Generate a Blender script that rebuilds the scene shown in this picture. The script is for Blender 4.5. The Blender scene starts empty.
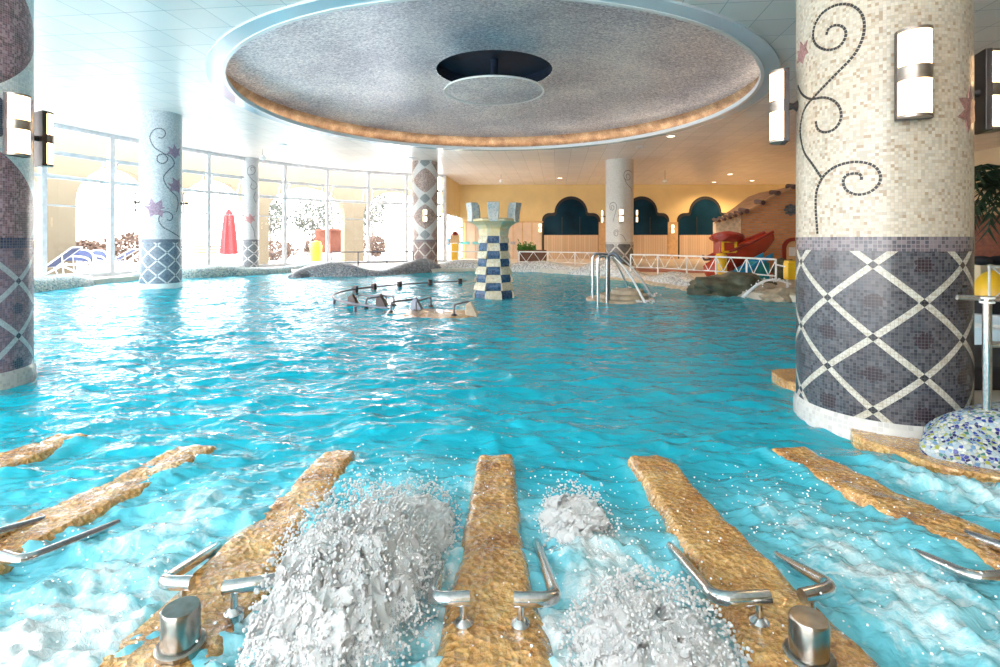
import bpy, bmesh, math, random
import numpy as np
from mathutils import Vector, Matrix, noise
from mathutils.geometry import tessellate_polygon
S = bpy.context.scene
COL = S.collection
PI = math.pi
random.seed(7)
rng = np.random.RandomState(11)

# ---------------------------------------------------------------- camera
EYE = 1.25; F = 520.0; HOR = 240.0
cd = bpy.data.cameras.new('camera'); cam = bpy.data.objects.new('camera', cd); COL.objects.link(cam)
cam.location = (0, 0, EYE); cam.rotation_euler = (PI/2, 0, 0)
cd.sensor_width = 36; cd.lens = 36*F/1000; cd.shift_y = -(333.5-HOR)/1000; cd.clip_start = .05; cd.clip_end = 500
S.camera = cam
# ---------------------------------------------------------------- exposure, world
S.view_settings.view_transform = 'Standard'; S.view_settings.look = 'None'
S.view_settings.gamma = 1; S.view_settings.use_curve_mapping = False
S.view_settings.exposure = 1.7
S.cycles.use_denoising = True
S.cycles.max_bounces = 8; S.cycles.diffuse_bounces = 5; S.cycles.transparent_max_bounces = 12
S.cycles.sample_clamp_indirect = 6
W = bpy.data.worlds.new('world'); S.world = W; W.use_nodes = True
wn = W.node_tree.nodes; wl = W.node_tree.links
bg = wn['Background']
wtc = wn.new('ShaderNodeTexCoord'); wsep = wn.new('ShaderNodeSeparateXYZ'); wr = wn.new('ShaderNodeValToRGB')
wl.new(wtc.outputs['Generated'], wsep.inputs[0]); wl.new(wsep.outputs[2], wr.inputs[0]); wl.new(wr.outputs[0], bg.inputs[0])
wr.color_ramp.elements[0].position = 0.0; wr.color_ramp.elements[0].color = (1, .97, .93, 1)
wr.color_ramp.elements[1].position = .5; wr.color_ramp.elements[1].color = (.90, .95, 1, 1)
bg.inputs[1].default_value = 3.3

def ray(px, py): return Vector(((px-500)/F, 1, (HOR-py)/F))
def atd(px, py, Z):
    r = ray(px, py); return Vector((r.x*Z, Z, EYE+r.z*Z))
def onz(px, py, z=0.0):
    Z = (EYE-z)*F/(py-HOR); return Vector(((px-500)/F*Z, Z, z))

# ---------------------------------------------------------------- node helpers
class E:
    def __init__(s, nt, o): s.nt = nt; s.o = o
    def _m(s, op, *a, clamp=False):
        n = s.nt.nodes.new('ShaderNodeMath'); n.operation = op; n.use_clamp = clamp
        for i, x in enumerate((s,)+a):
            if isinstance(x, E): s.nt.links.new(x.o, n.inputs[i])
            else: n.inputs[i].default_value = x
        return E(s.nt, n.outputs[0])
    def __add__(s, b): return s._m('ADD', b)
    __radd__ = __add__
    def __sub__(s, b): return s._m('SUBTRACT', b)
    def __mul__(s, b): return s._m('MULTIPLY', b)
    __rmul__ = __mul__
    def __truediv__(s, b): return s._m('DIVIDE', b)
    def fract(s): return s._m('FRACT')
    def floor(s): return s._m('FLOOR')
    def abs(s): return s._m('ABSOLUTE')
    def lt(s, b): return s._m('LESS_THAN', b)
    def gt(s, b): return s._m('GREATER_THAN', b)
    def mn(s, b): return s._m('MINIMUM', b)
    def mx(s, b): return s._m('MAXIMUM', b)
    def pw(s, b): return s._m('POWER', b)
    def cl(s): return s._m('ADD', 0.0, clamp=True)
    def tri(s): return (s.fract()-.5).abs()       # .5 at integers, 0 halfway
class NT:
    def __init__(s, name):
        s.m = bpy.data.materials.new(name); s.m.use_nodes = True; s.nt = s.m.node_tree
        s.b = s.nt.nodes['Principled BSDF']; s.out = s.nt.nodes['Material Output']
    def N(s, t, **k):
        n = s.nt.nodes.new(t)
        for a, b in k.items(): setattr(n, a, b)
        return n
    def L(s, a, b): s.nt.links.new(a.o if isinstance(a, E) else a, b)
    def uv(s):
        u = s.N('ShaderNodeUVMap'); x = s.N('ShaderNodeSeparateXYZ'); s.L(u.outputs[0], x.inputs[0])
        return E(s.nt, x.outputs[0]), E(s.nt, x.outputs[1])
    def obj(s): return s.N('ShaderNodeTexCoord').outputs['Object']
    def xyz(s, v=None):
        x = s.N('ShaderNodeSeparateXYZ'); s.L(v or s.obj(), x.inputs[0]); return [E(s.nt, o) for o in x.outputs]
    def comb(s, x, y, z=0.0):
        c = s.N('ShaderNodeCombineXYZ')
        for i, v in enumerate((x, y, z)):
            if isinstance(v, E): s.L(v, c.inputs[i])
            else: c.inputs[i].default_value = v
        return c.outputs[0]
    def noise(s, vec, scale, detail=3, rough=.5, dist=0):
        n = s.N('ShaderNodeTexNoise'); n.inputs['Scale'].default_value = scale; n.inputs['Detail'].default_value = detail
        n.inputs['Roughness'].default_value = rough; n.inputs['Distortion'].default_value = dist
        s.L(vec, n.inputs['Vector']); return E(s.nt, n.outputs[0])
    def white(s, vec):
        n = s.N('ShaderNodeTexWhiteNoise'); s.L(vec, n.inputs[0]); return E(s.nt, n.outputs[0])
    def voro(s, vec, scale, feature='F1'):
        n = s.N('ShaderNodeTexVoronoi'); n.feature = feature; n.inputs['Scale'].default_value = scale; s.L(vec, n.inputs['Vector']); return n
    def ramp(s, fac, stops, const=False):
        r = s.N('ShaderNodeValToRGB'); cr = r.color_ramp
        if const: cr.interpolation = 'CONSTANT'
        while len(cr.elements) < len(stops): cr.elements.new(.5)
        for e, (p, c) in zip(cr.elements, stops): e.position = p; e.color = (*c, 1)
        s.L(fac, r.inputs[0]); return r.outputs[0]
    def mix(s, f, a, b, mode='MIX'):
        n = s.N('ShaderNodeMix', data_type='RGBA', blend_type=mode)
        for sock, v in ((n.inputs[0], f), (n.inputs[6], a), (n.inputs[7], b)):
            if isinstance(v, E): s.L(v, sock)
            elif isinstance(v, bpy.types.NodeSocket): s.L(v, sock)
            elif isinstance(v, (tuple, list)): sock.default_value = (*v, 1)
            else: sock.default_value = v
        return n.outputs[2]
    def bump(s, h, strength=.3, dist=.01):
        n = s.N('ShaderNodeBump'); n.inputs['Strength'].default_value = strength; n.inputs['Distance'].default_value = dist
        s.L(h, n.inputs['Height']); s.L(n.outputs[0], s.b.inputs['Normal']); return n
    def set(s, col=None, rough=None, metal=None, spec=None):
        for k, v in (('Base Color', col), ('Roughness', rough), ('Metallic', metal), ('Specular IOR Level', spec)):
            if v is None: continue
            i = s.b.inputs[k]
            if isinstance(v, (E, bpy.types.NodeSocket)): s.L(v, i)
            elif isinstance(v, (tuple, list)): i.default_value = (*v, 1)
            else: i.default_value = v
        return s.m

def mat(name, c, rough=.5, metal=0.0, var=.12, scale=6, bump=0.0):
    t = NT(name); n = t.noise(t.obj(), scale, 4)
    t.set(t.ramp(n, [(.3, tuple(x*(1-var) for x in c)), (.7, tuple(min(1, x*(1+var)) for x in c))]), rough, metal)
    if bump: t.bump(t.noise(t.obj(), scale*6, 3), bump)
    return t.m
def emis(name, c, st):
    t = NT(name); t.set(c, .4); t.b.inputs['Emission Color'].default_value = (*c, 1); t.b.inputs['Emission Strength'].default_value = st; return t.m
def tilecol(t, u, v, size, stops):
    w = t.white(t.comb((u/size).floor(), (v/size).floor())); return t.ramp(w, stops, True)
def grout(u, v, size, g=.1):
    return (u/size).tri().mx((v/size).tri()).gt(.5-g/2)

def col_upper_mat(name, stops, motif=None, size=.022, gcol=(.5, .5, .48)):
    t = NT(name); u, v = t.uv(); base = tilecol(t, u, v, size, stops)
    if motif:                                   # stacked rounded diamonds
        R, ph, z0, per, big, small, light = motif
        p = u/(2*PI*R)*2+ph; q = (v-z0)/per
        def dia(pp, qq, a, b, e=1.18):
            return (((pp.fract()-.5).abs()/a).pw(e)+((qq.fract()-.5).abs()/b).pw(e))
        b1 = dia(p+.5, q+.5, .34, .34).lt(1.0); b2 = dia(p, q, .34, .34).lt(1.0)
        s1 = dia(p+.5, q, .13, .13).lt(1.0); s2 = dia(p, q+.5, .13, .13).lt(1.0)
        bigc = tilecol(t, u, v, size, big); smc = tilecol(t, u, v, size, small)
        base = t.mix(b1.mx(b2), base, bigc); base = t.mix(s1.mx(s2), base, smc)
        swirl = (t.noise(t.comb(u, v), 5, 1).tri()).lt(.03)
        base = t.mix((swirl*(b1.mx(b2)))*.7, base, tuple(x*.4 for x in big[0][1]))
    g = grout(u, v, size)
    t.set(t.mix(g*.6, base, gcol), .28, 0, .6)
    t.bump(g*-1.0+1.0, .35, .002); return t.m
def col_lattice_mat(name, R, n, ph, z0, per, tiles, strip, node, flower, size=.022, gcol=(.35, .35, .36), sw=.062):
    t = NT(name); u, v = t.uv()
    p = u/(2*PI*R)*n+ph; q = (v-z0)/per
    a = p+q; b = p-q
    da = (a.tri()*-1.0+.5); db = (b.tri()*-1.0+.5)
    base = tilecol(t, u, v, size, tiles)
    big = t.noise(t.comb(u, v), 1.6, 1); base = t.mix(big*.5, base, tuple(x*.8 for x in tiles[-1][1]))
    dc = (a.tri()*a.tri()+b.tri()*b.tri()).pw(.5)
    nz = t.noise(t.comb(u, v), 38, 2)
    base = t.mix(((dc+nz*.25).lt(.27))*.85, base, flower)
    st = tilecol(t, u, v, size*.9, strip)
    base = t.mix(da.mn(db).lt(sw), base, st)
    base = t.mix(da.mx(db).lt(sw), base, node)
    g = grout(u, v, size)
    t.set(t.mix(g*.6, base, gcol), .25, 0, .6); t.bump(g*-1.0+1.0, .35, .002); return t.m
def band_mat(name, tiles, size=.022, gcol=(.22, .2, .21)):
    t = NT(name); u, v = t.uv(); g = grout(u, v, size, .16)
    t.set(t.mix(g, tilecol(t, u, v, size, tiles), gcol), .25); return t.m
def pebble_mat(name, stops, scale=45, gc=(.5, .5, .48)):
    t = NT(name); o = t.obj(); n = t.voro(o, scale); x = t.N('ShaderNodeSeparateColor'); t.L(n.outputs['Color'], x.inputs[0])
    c = t.ramp(E(t.nt, x.outputs[0]), stops, True)
    d = E(t.nt, t.voro(o, scale, 'DISTANCE_TO_EDGE').outputs[0])
    t.set(t.mix(d.lt(.06), c, gc), .25); t.bump((d*6).cl(), .4, .004); return t.m
def st(*cols):
    n = len(cols); return [(i/n, c) for i, c in enumerate(cols)]

# ---------------------------------------------------------------- materials
M = {}
M['cream_wall'] = mat('cream_wall', (.80, .62, .30), .75, 0, .05, 1.5)
M['side_wall'] = mat('pale_wall', (.75, .62, .42), .8, 0, .05, 1)
t = NT('ceiling_panels')                        # square lay-in panels, grid turned a few degrees
x, y, z = t.xyz(); ca, sa = math.cos(math.radians(6.3)), math.sin(math.radians(6.3))
xr = x*ca-y*sa; yr = x*sa+y*ca
g = (xr/.622+.18).tri().mx((yr/.65+.22).tri()).gt(.489)
w = t.white(t.comb((xr/.622+.18).floor(), (yr/.65+.22).floor()))
t.set(t.mix(g*.75, t.ramp(w, [(0, (.80, .74, .715)), (1, (.88, .815, .785))]), (.36, .39, .42)), .32, 0, .4)
t.bump(g*-1.0+1.0, .3, .004); M['ceiling'] = t.m
M['ring'] = mat('pale_blue_enamel', (.62, .74, .82), .12, 0, .05, .8)
M['white_trim'] = mat('white_enamel', (.86, .87, .88), .25, 0, .03)
t = NT('silver_dome_plaster')
o = t.obj(); x, y, z = t.xyz(o)
n1 = t.noise(t.comb(x*.5, y*.5), .9, 3); n2 = t.noise(t.comb(x, y*1.6), 14, 4, .7); n3 = t.noise(t.comb(x*.6, y*5), 9, 2, .6)
bx = t.voro(t.comb(x, y*1.5), 26); xs = t.N('ShaderNodeSeparateColor'); t.L(bx.outputs['Color'], xs.inputs[0]); n4 = E(t.nt, xs.outputs[0])
f = (n1*.40+n2*.24+n3*.12+n4*.24)
t.set(t.ramp(f, [(.36, (.25, .28, .38)), (.5, (.55, .57, .66)), (.64, (.88, .88, .90))]), .4, .5); t.bump(n4*.5+n2, .25, .01); M['dome'] = t.m
t = NT('copper_leaf_band'); n = t.noise(t.obj(), 3, 4, .6); n2 = t.noise(t.obj(), 30, 3, .6)
t.set(t.ramp(n*.6+n2*.4, [(.35, (.20, .12, .08)), (.55, (.48, .34, .22)), (.7, (.75, .62, .46))]), .32, .6); M['copper'] = t.m
M['navy'] = mat('midnight_blue', (.006, .022, .055), .8, 0, .3, 5)
M['cove'] = emis('cove_lamp', (1, .84, .66), 1.3)
M['lamp'] = emis('frosted_lamp_glass', (1, .60, .28), 6)
M['lamp_far'] = emis('far_lamp_glass', (1, .70, .38), 2)
M['spot'] = emis('downlight_lens', (1, .85, .65), 2)
t = NT('brushed_bronze'); n = t.noise(t.obj(), 20, 2); t.set(t.ramp(n, [(.3, (.30, .25, .22)), (.7, (.42, .36, .32))]), .35, .85); M['bronze'] = t.m
M['dark_metal'] = mat('dark_bronze', (.09, .075, .075), .4, .6)
t = NT('wet_stainless_steel'); n = t.noise(t.obj(), 60, 3); t.set(t.ramp(n, [(.3, (.50, .50, .50)), (.7, (.72, .72, .72))]), .16, 1.0); M['steel'] = t.m
M['steel_dull'] = mat('stainless_steel_dull', (.16, .18, .22), .35, .6)
M['white_metal'] = mat('white_painted_steel', (.85, .85, .84), .35)
M['frame'] = mat('window_frame_paint', (.72, .75, .80), .4)
t = NT('clear_glass'); tr = t.N('ShaderNodeBsdfTransparent'); gl = t.N('ShaderNodeBsdfGlossy'); gl.inputs['Roughness'].default_value = .02
mxs = t.N('ShaderNodeMixShader'); mxs.inputs[0].default_value = .05
t.L(tr.outputs[0], mxs.inputs[1]); t.L(gl.outputs[0], mxs.inputs[2]); t.L(mxs.outputs[0], t.out.inputs[0]); M['glass'] = t.m
M['dark_glass'] = mat('dark_teal_window_glass', (.005, .028, .055), .12, 0, .5, .8); M['dark_glass'].node_tree.nodes['Principled BSDF'].inputs['Specular IOR Level'].default_value = .2
M['dark_frame'] = mat('dark_window_frame', (.02, .016, .018), .5)
t = NT('vertical_wood_slats'); x, y, z = t.xyz(); g = (x/.14).tri().gt(.47); w = t.white(t.comb((x/.14).floor(), 0.0))
t.set(t.mix(g, t.ramp(w, [(0, (.56, .40, .26)), (1, (.66, .50, .35))]), (.22, .13, .08)), .55); M['slats'] = t.m
M['pilaster'] = mat('tan_pilaster', (.62, .40, .20), .6)
t = NT('orange_brick'); bt = t.N('ShaderNodeTexBrick'); bt.inputs['Scale'].default_value = 1
x, y, z = t.xyz(); t.L(t.comb(x, z), bt.inputs[0])
for k, v in (('Color1', (.66, .27, .10, 1)), ('Color2', (.52, .19, .07, 1)), ('Mortar', (.42, .28, .18, 1))): bt.inputs[k].default_value = v
for k, v in (('Mortar Size', .014), ('Brick Width', .22), ('Row Height', .085)): bt.inputs[k].default_value = v
t.set(bt.outputs[0], .7); t.bump(E(t.nt, bt.outputs[1])*-1.0, .4, .01); M['brick'] = t.m
M['cream_brick'] = mat('cream_rubble_render', (.72, .55, .36), .8, 0, .25, 9, .4)
M['roof_tan'] = mat('sandy_roof_cover', (.56, .32, .17), .7, 0, .18, 3, .2)
M['roof_tile'] = mat('dark_ridge_tile', (.10, .055, .05), .5)
M['red'] = mat('glossy_red_fibreglass', (.42, .045, .02), .25, 0, .2, 3)
M['red_dark'] = mat('dark_red_paint', (.28, .03, .02), .35)
M['yellow'] = mat('yellow_plastic', (.85, .50, .02), .3, 0, .06)
M['blue'] = mat('blue_plastic', (.02, .25, .50), .35)
M['deck'] = mat('pale_terrazzo_floor', (.62, .55, .46), .35, 0, .1, 4)
M['red_floor'] = mat('terracotta_step', (.38, .13, .07), .4)
M['coping'] = mat('tan_coping_stone', (.52, .40, .27), .35, 0, .3, 6, .4)
t = NT('pool_basin_tiles'); o = t.obj(); x, y, z = t.xyz(o)
g = (x/.15).tri().mx((y/.15).tri()).gt(.47); n = t.noise(o, .6, 2)
t.set(t.mix(g*.25, t.ramp(n, [(.35, (.0, .60, .80)), (.65, (.02, .74, .90))]), (.3, .75, .85)), .5); M['basin'] = t.m
M['mosaic_rim_green'] = pebble_mat('green_grey_rim_mosaic', st((.14, .26, .26), (.30, .42, .38), (.08, .16, .19), (.42, .48, .42), (.2, .33, .36)), 26, (.35, .4, .4))
M['mosaic_rim_grey'] = pebble_mat('slate_grey_rim_mosaic', st((.13, .14, .17), (.24, .25, .28), (.08, .09, .12), (.38, .37, .38), (.18, .2, .25)), 26, (.3, .3, .3))
M['mosaic_rim_beige'] = pebble_mat('beige_grey_rim_mosaic', st((.66, .62, .57), (.50, .47, .45), (.80, .77, .73), (.34, .33, .34), (.74, .72, .70)), 24, (.5, .48, .45))
M['boulder'] = pebble_mat('multicolour_pebble_mosaic', st((.55, .58, .58), (.015, .025, .22), (.40, .46, .46), (.12, .24, .42), (.56, .56, .50), (.28, .32, .05), (.36, .46, .52), (.015, .02, .10), (.02, .05, .28), (.04, .16, .14), (.28, .38, .48), (.42, .46, .30)), 58, (.32, .36, .36))
M['rock'] = mat('mossy_dark_rock', (.10, .10, .065), .6, 0, .5, 5, .8)
M['rock_light'] = mat('wet_tan_rock', (.45, .36, .25), .35, 0, .4, 5, .8)
t = NT('wet_amber_stone'); o = t.obj(); n = t.noise(o, 7, 5, .65); n2 = t.noise(o, 60, 3, .6); v = E(t.nt, t.voro(o, 38).outputs[0])
c = t.ramp(n*.6+n2*.4, [(.34, (.22, .07, .012)), (.45, (.50, .23, .05)), (.58, (.72, .41, .12)), (.70, (.80, .60, .30))])
t.set(c, t.ramp(n2, [(.4, (.05,)*3), (.6, (.3,)*3)]), 0, 1.0); t.b.inputs['Coat Weight'].default_value = .8; t.b.inputs['Coat Roughness'].default_value = .05; t.bump(n2*.6+v*.7+n*.5, 1.0, .02); M['amber'] = t.m
t = NT('white_foam'); o = t.obj(); n = t.noise(o, 40, 5, .7)
t.set((.99, .995, 1), .45, 0, .3); t.b.inputs['Subsurface Weight'].default_value = 0; t.bump(n, .35, .01)
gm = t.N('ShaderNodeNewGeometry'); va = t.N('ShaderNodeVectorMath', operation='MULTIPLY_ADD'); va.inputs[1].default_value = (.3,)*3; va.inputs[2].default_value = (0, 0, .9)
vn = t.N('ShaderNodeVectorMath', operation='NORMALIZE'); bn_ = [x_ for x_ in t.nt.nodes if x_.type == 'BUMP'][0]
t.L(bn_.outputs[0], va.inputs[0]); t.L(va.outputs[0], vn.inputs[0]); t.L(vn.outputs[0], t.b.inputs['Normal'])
trl = t.N('ShaderNodeBsdfTranslucent'); trl.inputs[0].default_value = (.96, .99, 1, 1); mx1 = t.N('ShaderNodeMixShader'); mx1.inputs[0].default_value = .12
tp = t.N('ShaderNodeBsdfTransparent'); mx2 = t.N('ShaderNodeMixShader')
t.L(t.b.outputs[0], mx1.inputs[1]); t.L(trl.outputs[0], mx1.inputs[2])
at = t.N('ShaderNodeAttribute', attribute_name='thin'); n5 = t.noise(o, 55, 5, .75)
t.L(((E(t.nt, at.outputs['Fac'])*1.0+n5*1.9-1.25)*5).cl(), mx2.inputs[0])
t.L(mx1.outputs[0], mx2.inputs[1]); t.L(tp.outputs[0], mx2.inputs[2]); t.L(mx2.outputs[0], t.out.inputs[0]); M['foam'] = t.m
M['droplet'] = mat('water_droplets', (.95, .97, .98), .4, 0, .02)
M['stream'] = mat('white_water_stream', (.97, .98, .99), .15, 0, .05, 30, .5)
# water
t = NT('pool_water'); o = t.obj(); x, y, z = t.xyz(o)
at = E(t.nt, t.N('ShaderNodeAttribute', attribute_name='foam').outputs['Fac'])
h1 = t.noise(t.comb(x*.8, y*1.3), 3.2, 3, .55, .6); h2 = t.noise(t.comb(x, y*1.2), 11, 3, .55, .5)
bp = t.N('ShaderNodeBump'); bp.inputs['Strength'].default_value = .8; bp.inputs['Distance'].default_value = .065
t.L(h1+h2*.3, bp.inputs['Height'])
tr = t.N('ShaderNodeBsdfTransparent'); tr.inputs[0].default_value = (.45, .93, .98, 1)
df = t.N('ShaderNodeBsdfDiffuse'); t.L(t.mix((at*.8).cl(), (.01, .68, .90), (.32, .62, .68)), df.inputs[0])
m1 = t.N('ShaderNodeMixShader'); t.L((at*.4+.58).cl(), m1.inputs[0]); t.L(tr.outputs[0], m1.inputs[1]); t.L(df.outputs[0], m1.inputs[2])
gl = t.N('ShaderNodeBsdfGlossy'); gl.inputs['Roughness'].default_value = .06; t.L(bp.outputs[0], gl.inputs['Normal']); t.L(bp.outputs[0], df.inputs['Normal'])
fr = t.N('ShaderNodeFresnel'); fr.inputs[0].default_value = 1.33; t.L(bp.outputs[0], fr.inputs['Normal'])
m2 = t.N('ShaderNodeMixShader'); t.L(fr.outputs[0], m2.inputs[0]); t.L(m1.outputs[0], m2.inputs[1]); t.L(gl.outputs[0], m2.inputs[2])
fo = t.N('ShaderNodeBsdfDiffuse'); fo.inputs[0].default_value = (.88, .94, .96, 1)
n1 = t.noise(t.comb(x, y), 5, 6, .62, 1.2); n2 = t.noise(t.comb(x, y), 34, 4, .6, .6)
fb = t.N('ShaderNodeBump'); fb.inputs['Strength'].default_value = 1; fb.inputs['Distance'].default_value = .012; t.L(n2+n1*.6, fb.inputs['Height']); t.L(fb.outputs[0], fo.inputs['Normal'])
fm = (((at*.36+n1*.9+n2*.28)-.90)*4.5).cl()
m3 = t.N('ShaderNodeMixShader'); t.L(fm*.93, m3.inputs[0]); t.L(m2.outputs[0], m3.inputs[1]); t.L(fo.outputs[0], m3.inputs[2])
t.L(m3.outputs[0], t.out.inputs[0]); M['water'] = t.m

# ---------------------------------------------------------------- mesh builder
class MB:
    def __init__(s): s.v = []; s.f = []; s.uv = {}
    def add(s, vs, fs, uvs=None):
        o = len(s.v); s.v += [tuple(v) for v in vs]; b = len(s.f)
        s.f += [tuple(i+o for i in f) for f in fs]
        if uvs:
            for i, u in enumerate(uvs): s.uv[b+i] = u
        return s
    def box(s, c, d, rz=0.0, mtx=None):
        x, y, z = (q/2 for q in d); vs = [Vector((a*x, b*y, e*z)) for a in (-1, 1) for b in (-1, 1) for e in (-1, 1)]
        r = mtx or Matrix.Rotation(rz, 3, 'Z'); c = Vector(c)
        return s.add([r@v+c for v in vs], [(0, 1, 3, 2), (4, 6, 7, 5), (0, 4, 5, 1), (2, 3, 7, 6), (0, 2, 6, 4), (1, 5, 7, 3)])
    def bar(s, a, b, w, h, up=(0, 0, 1)):
        a = Vector(a); b = Vector(b); d = b-a; L = d.length; d.normalize(); up = Vector(up)
        sd = d.cross(up)
        if sd.length < 1e-4: sd = d.cross(Vector((1, 0, 0)))
        sd.normalize(); u = sd.cross(d)
        return s.box((a+b)/2, (w, L, h), mtx=Matrix((sd, d, u)).transposed())
    def tube(s, pts, r, n=10, cap=True):
        pts = [Vector(p) for p in pts]; m = len(pts); rs = r if isinstance(r, (list, tuple)) else [r]*m
        T = [(pts[min(i+1, m-1)]-pts[max(i-1, 0)]).normalized() for i in range(m)]
        nrm = T[0].orthogonal().normalized(); vs = []
        for i in range(m):
            nrm = (nrm-T[i]*nrm.dot(T[i])).normalized(); bi = T[i].cross(nrm)
            vs += [pts[i]+(nrm*math.cos(2*PI*k/n)+bi*math.sin(2*PI*k/n))*rs[i] for k in range(n)]
        fs = [(i*n+k, i*n+(k+1) % n, (i+1)*n+(k+1) % n, (i+1)*n+k) for i in range(m-1) for k in range(n)]
        if cap: fs += [tuple(range(n))[::-1], tuple(range((m-1)*n, m*n))]
        return s.add(vs, fs)
    def lathe(s, prof, c=(0, 0), n=64, a0=0.0, a1=2*PI, R=None, capends=False):
        cl = abs(a1-a0-2*PI) < 1e-6; k = n if cl else n+1; vs = []
        for r, z in prof:
            vs += [(c[0]+r*math.cos(a0+(a1-a0)*i/n), c[1]+r*math.sin(a0+(a1-a0)*i/n), z) for i in range(k)]
        fs = []; uvs = []
        for j in range(len(prof)-1):
            for i in range(n):
                i2 = (i+1) % k; fs.append((j*k+i, j*k+i2, (j+1)*k+i2, (j+1)*k+i))
                if R:
                    u0 = (a0+(a1-a0)*i/n)*R; u1 = (a0+(a1-a0)*(i+1)/n)*R; z0 = prof[j][1]; z1 = prof[j+1][1]
                    uvs.append(((u0, z0), (u1, z0), (u1, z1), (u0, z1)))
        if capends: fs += [tuple(range(n))[::-1], tuple(range((len(prof)-1)*k, (len(prof)-1)*k+n))]
        return s.add(vs, fs, uvs if R else None)
    def prism(s, poly, z0, z1, holes=()):
        loops = [poly]+list(holes); tri = tessellate_polygon([[Vector((p[0], p[1], 0)) for p in l] for l in loops])
        fl = [p for l in loops for p in l]; n = len(fl)
        vs = [(p[0], p[1], z1) for p in fl]+[(p[0], p[1], z0) for p in fl]
        fs = [tuple(t_) for t_ in tri]+[tuple(i+n for i in t_)[::-1] for t_ in tri]; o = 0
        for l in loops:
            k = len(l); fs += [(o+i, o+(i+1) % k, n+o+(i+1) % k, n+o+i) for i in range(k)]; o += k
        return s.add(vs, fs)
    def plate(s, poly2, y0, y1, mtx=None):       # outline in x-z, thickness along y
        tri = tessellate_polygon([[Vector((p[0], p[1], 0)) for p in poly2]]); n = len(poly2)
        vs = [Vector((p[0], y0, p[1])) for p in poly2]+[Vector((p[0], y1, p[1])) for p in poly2]
        if mtx: vs = [mtx@v for v in vs]
        fs = [tuple(t_) for t_ in tri]+[tuple(i+n for i in t_)[::-1] for t_ in tri]+[(i, (i+1) % n, n+(i+1) % n, n+i) for i in range(n)]
        return s.add(vs, fs)
    def blob(s, c, r, sub=2, amp=0.0, freq=2.0, seed=0):
        bm = bmesh.new(); bmesh.ops.create_icosphere(bm, subdivisions=sub, radius=1); c = Vector(c); vs = []
        for v in bm.verts:
            d = 1+amp*noise.fractal(v.co*freq+Vector((seed, seed*.7, 0)), 1, 2, 3)
            vs.append((c.x+v.co.x*r[0]*d, c.y+v.co.y*r[1]*d, c.z+v.co.z*r[2]*d))
        fs = [tuple(v.index for v in f.verts) for f in bm.faces]; bm.free(); return s.add(vs, fs)
    def build(s, name, m, parent=None, smooth=False, bevel=0.0, world=True, flat_ang=None):
        me = bpy.data.meshes.new(name); vs = s.v
        if parent is not None and world:
            mi = parent_matrix(parent).inverted(); vs = [tuple(mi@Vector(v)) for v in vs]
        me.from_pydata(vs, [], s.f); me.materials.append(m)
        if s.uv:
            ul = me.uv_layers.new(name='UVMap')
            for p in me.polygons:
                u = s.uv.get(p.index)
                if u:
                    for li, q in zip(p.loop_indices, u): ul.data[li].uv = q
        bm = bmesh.new(); bm.from_mesh(me); bmesh.ops.recalc_face_normals(bm, faces=bm.faces); bm.to_mesh(me); bm.free()
        if smooth:
            me.polygons.foreach_set('use_smooth', [True]*len(me.polygons))
            try: me.set_sharp_from_angle(angle=math.radians(flat_ang or 40))
            except Exception: pass
        o = bpy.data.objects.new(name, me); COL.objects.link(o)
        if parent is not None: o.parent = parent
        if bevel:
            b = o.modifiers.new('bevel', 'BEVEL'); b.width = bevel; b.segments = 2; b.limit_method = 'ANGLE'
        return o
def parent_matrix(o):
    m = Matrix.Translation(o.location)@o.rotation_euler.to_matrix().to_4x4()
    return parent_matrix(o.parent)@m if o.parent else m
def tag(o, label=None, cat=None, group=None, kind=None):
    for k, v in (('label', label), ('category', cat), ('group', group), ('kind', kind)):
        if v: o[k] = v
    return o
def thing(name, label, cat, loc=(0, 0, 0), rz=0.0, group=None):
    o = bpy.data.objects.new(name, None); o.empty_display_size = .1; COL.objects.link(o); o.location = loc; o.rotation_euler = (0, 0, rz)
    return tag(o, label, cat, group)
def struct(o): o['kind'] = 'structure'; return o
def children(o): return [c for c in bpy.data.objects if c.parent == o]
def copy_tree(o, parent=None):
    kids = children(o); c = o.copy(); COL.objects.link(c); c.parent = parent
    for k in kids: copy_tree(k, c)
    return c
def fillet(pts, r, n=6):
    pts = [Vector(p) for p in pts]; out = [pts[0]]
    for i in range(1, len(pts)-1):
        a, b, c = pts[i-1], pts[i], pts[i+1]; d1 = (a-b); d2 = (c-b); rr = min(r, d1.length*.49, d2.length*.49)
        p = b+d1.normalized()*rr; q = b+d2.normalized()*rr
        for k in range(n+1):
            t_ = k/n; out.append(p*(1-t_)**2+b*2*t_*(1-t_)+q*t_*t_)
    out.append(pts[-1]); return out
def spline(pts, n=8):
    pts = [Vector(p) for p in pts]; P = [pts[0]*2-pts[1]]+pts+[pts[-1]*2-pts[-2]]; out = []
    for i in range(1, len(P)-2):
        for k in range(n):
            t_ = k/n; a, b, c, d = P[i-1:i+3]
            out.append(.5*((2*b)+(c-a)*t_+(2*a-5*b+4*c-d)*t_*t_+(3*b-a-3*c+d)*t_**3))
    out.append(pts[-1]); return out

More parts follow.
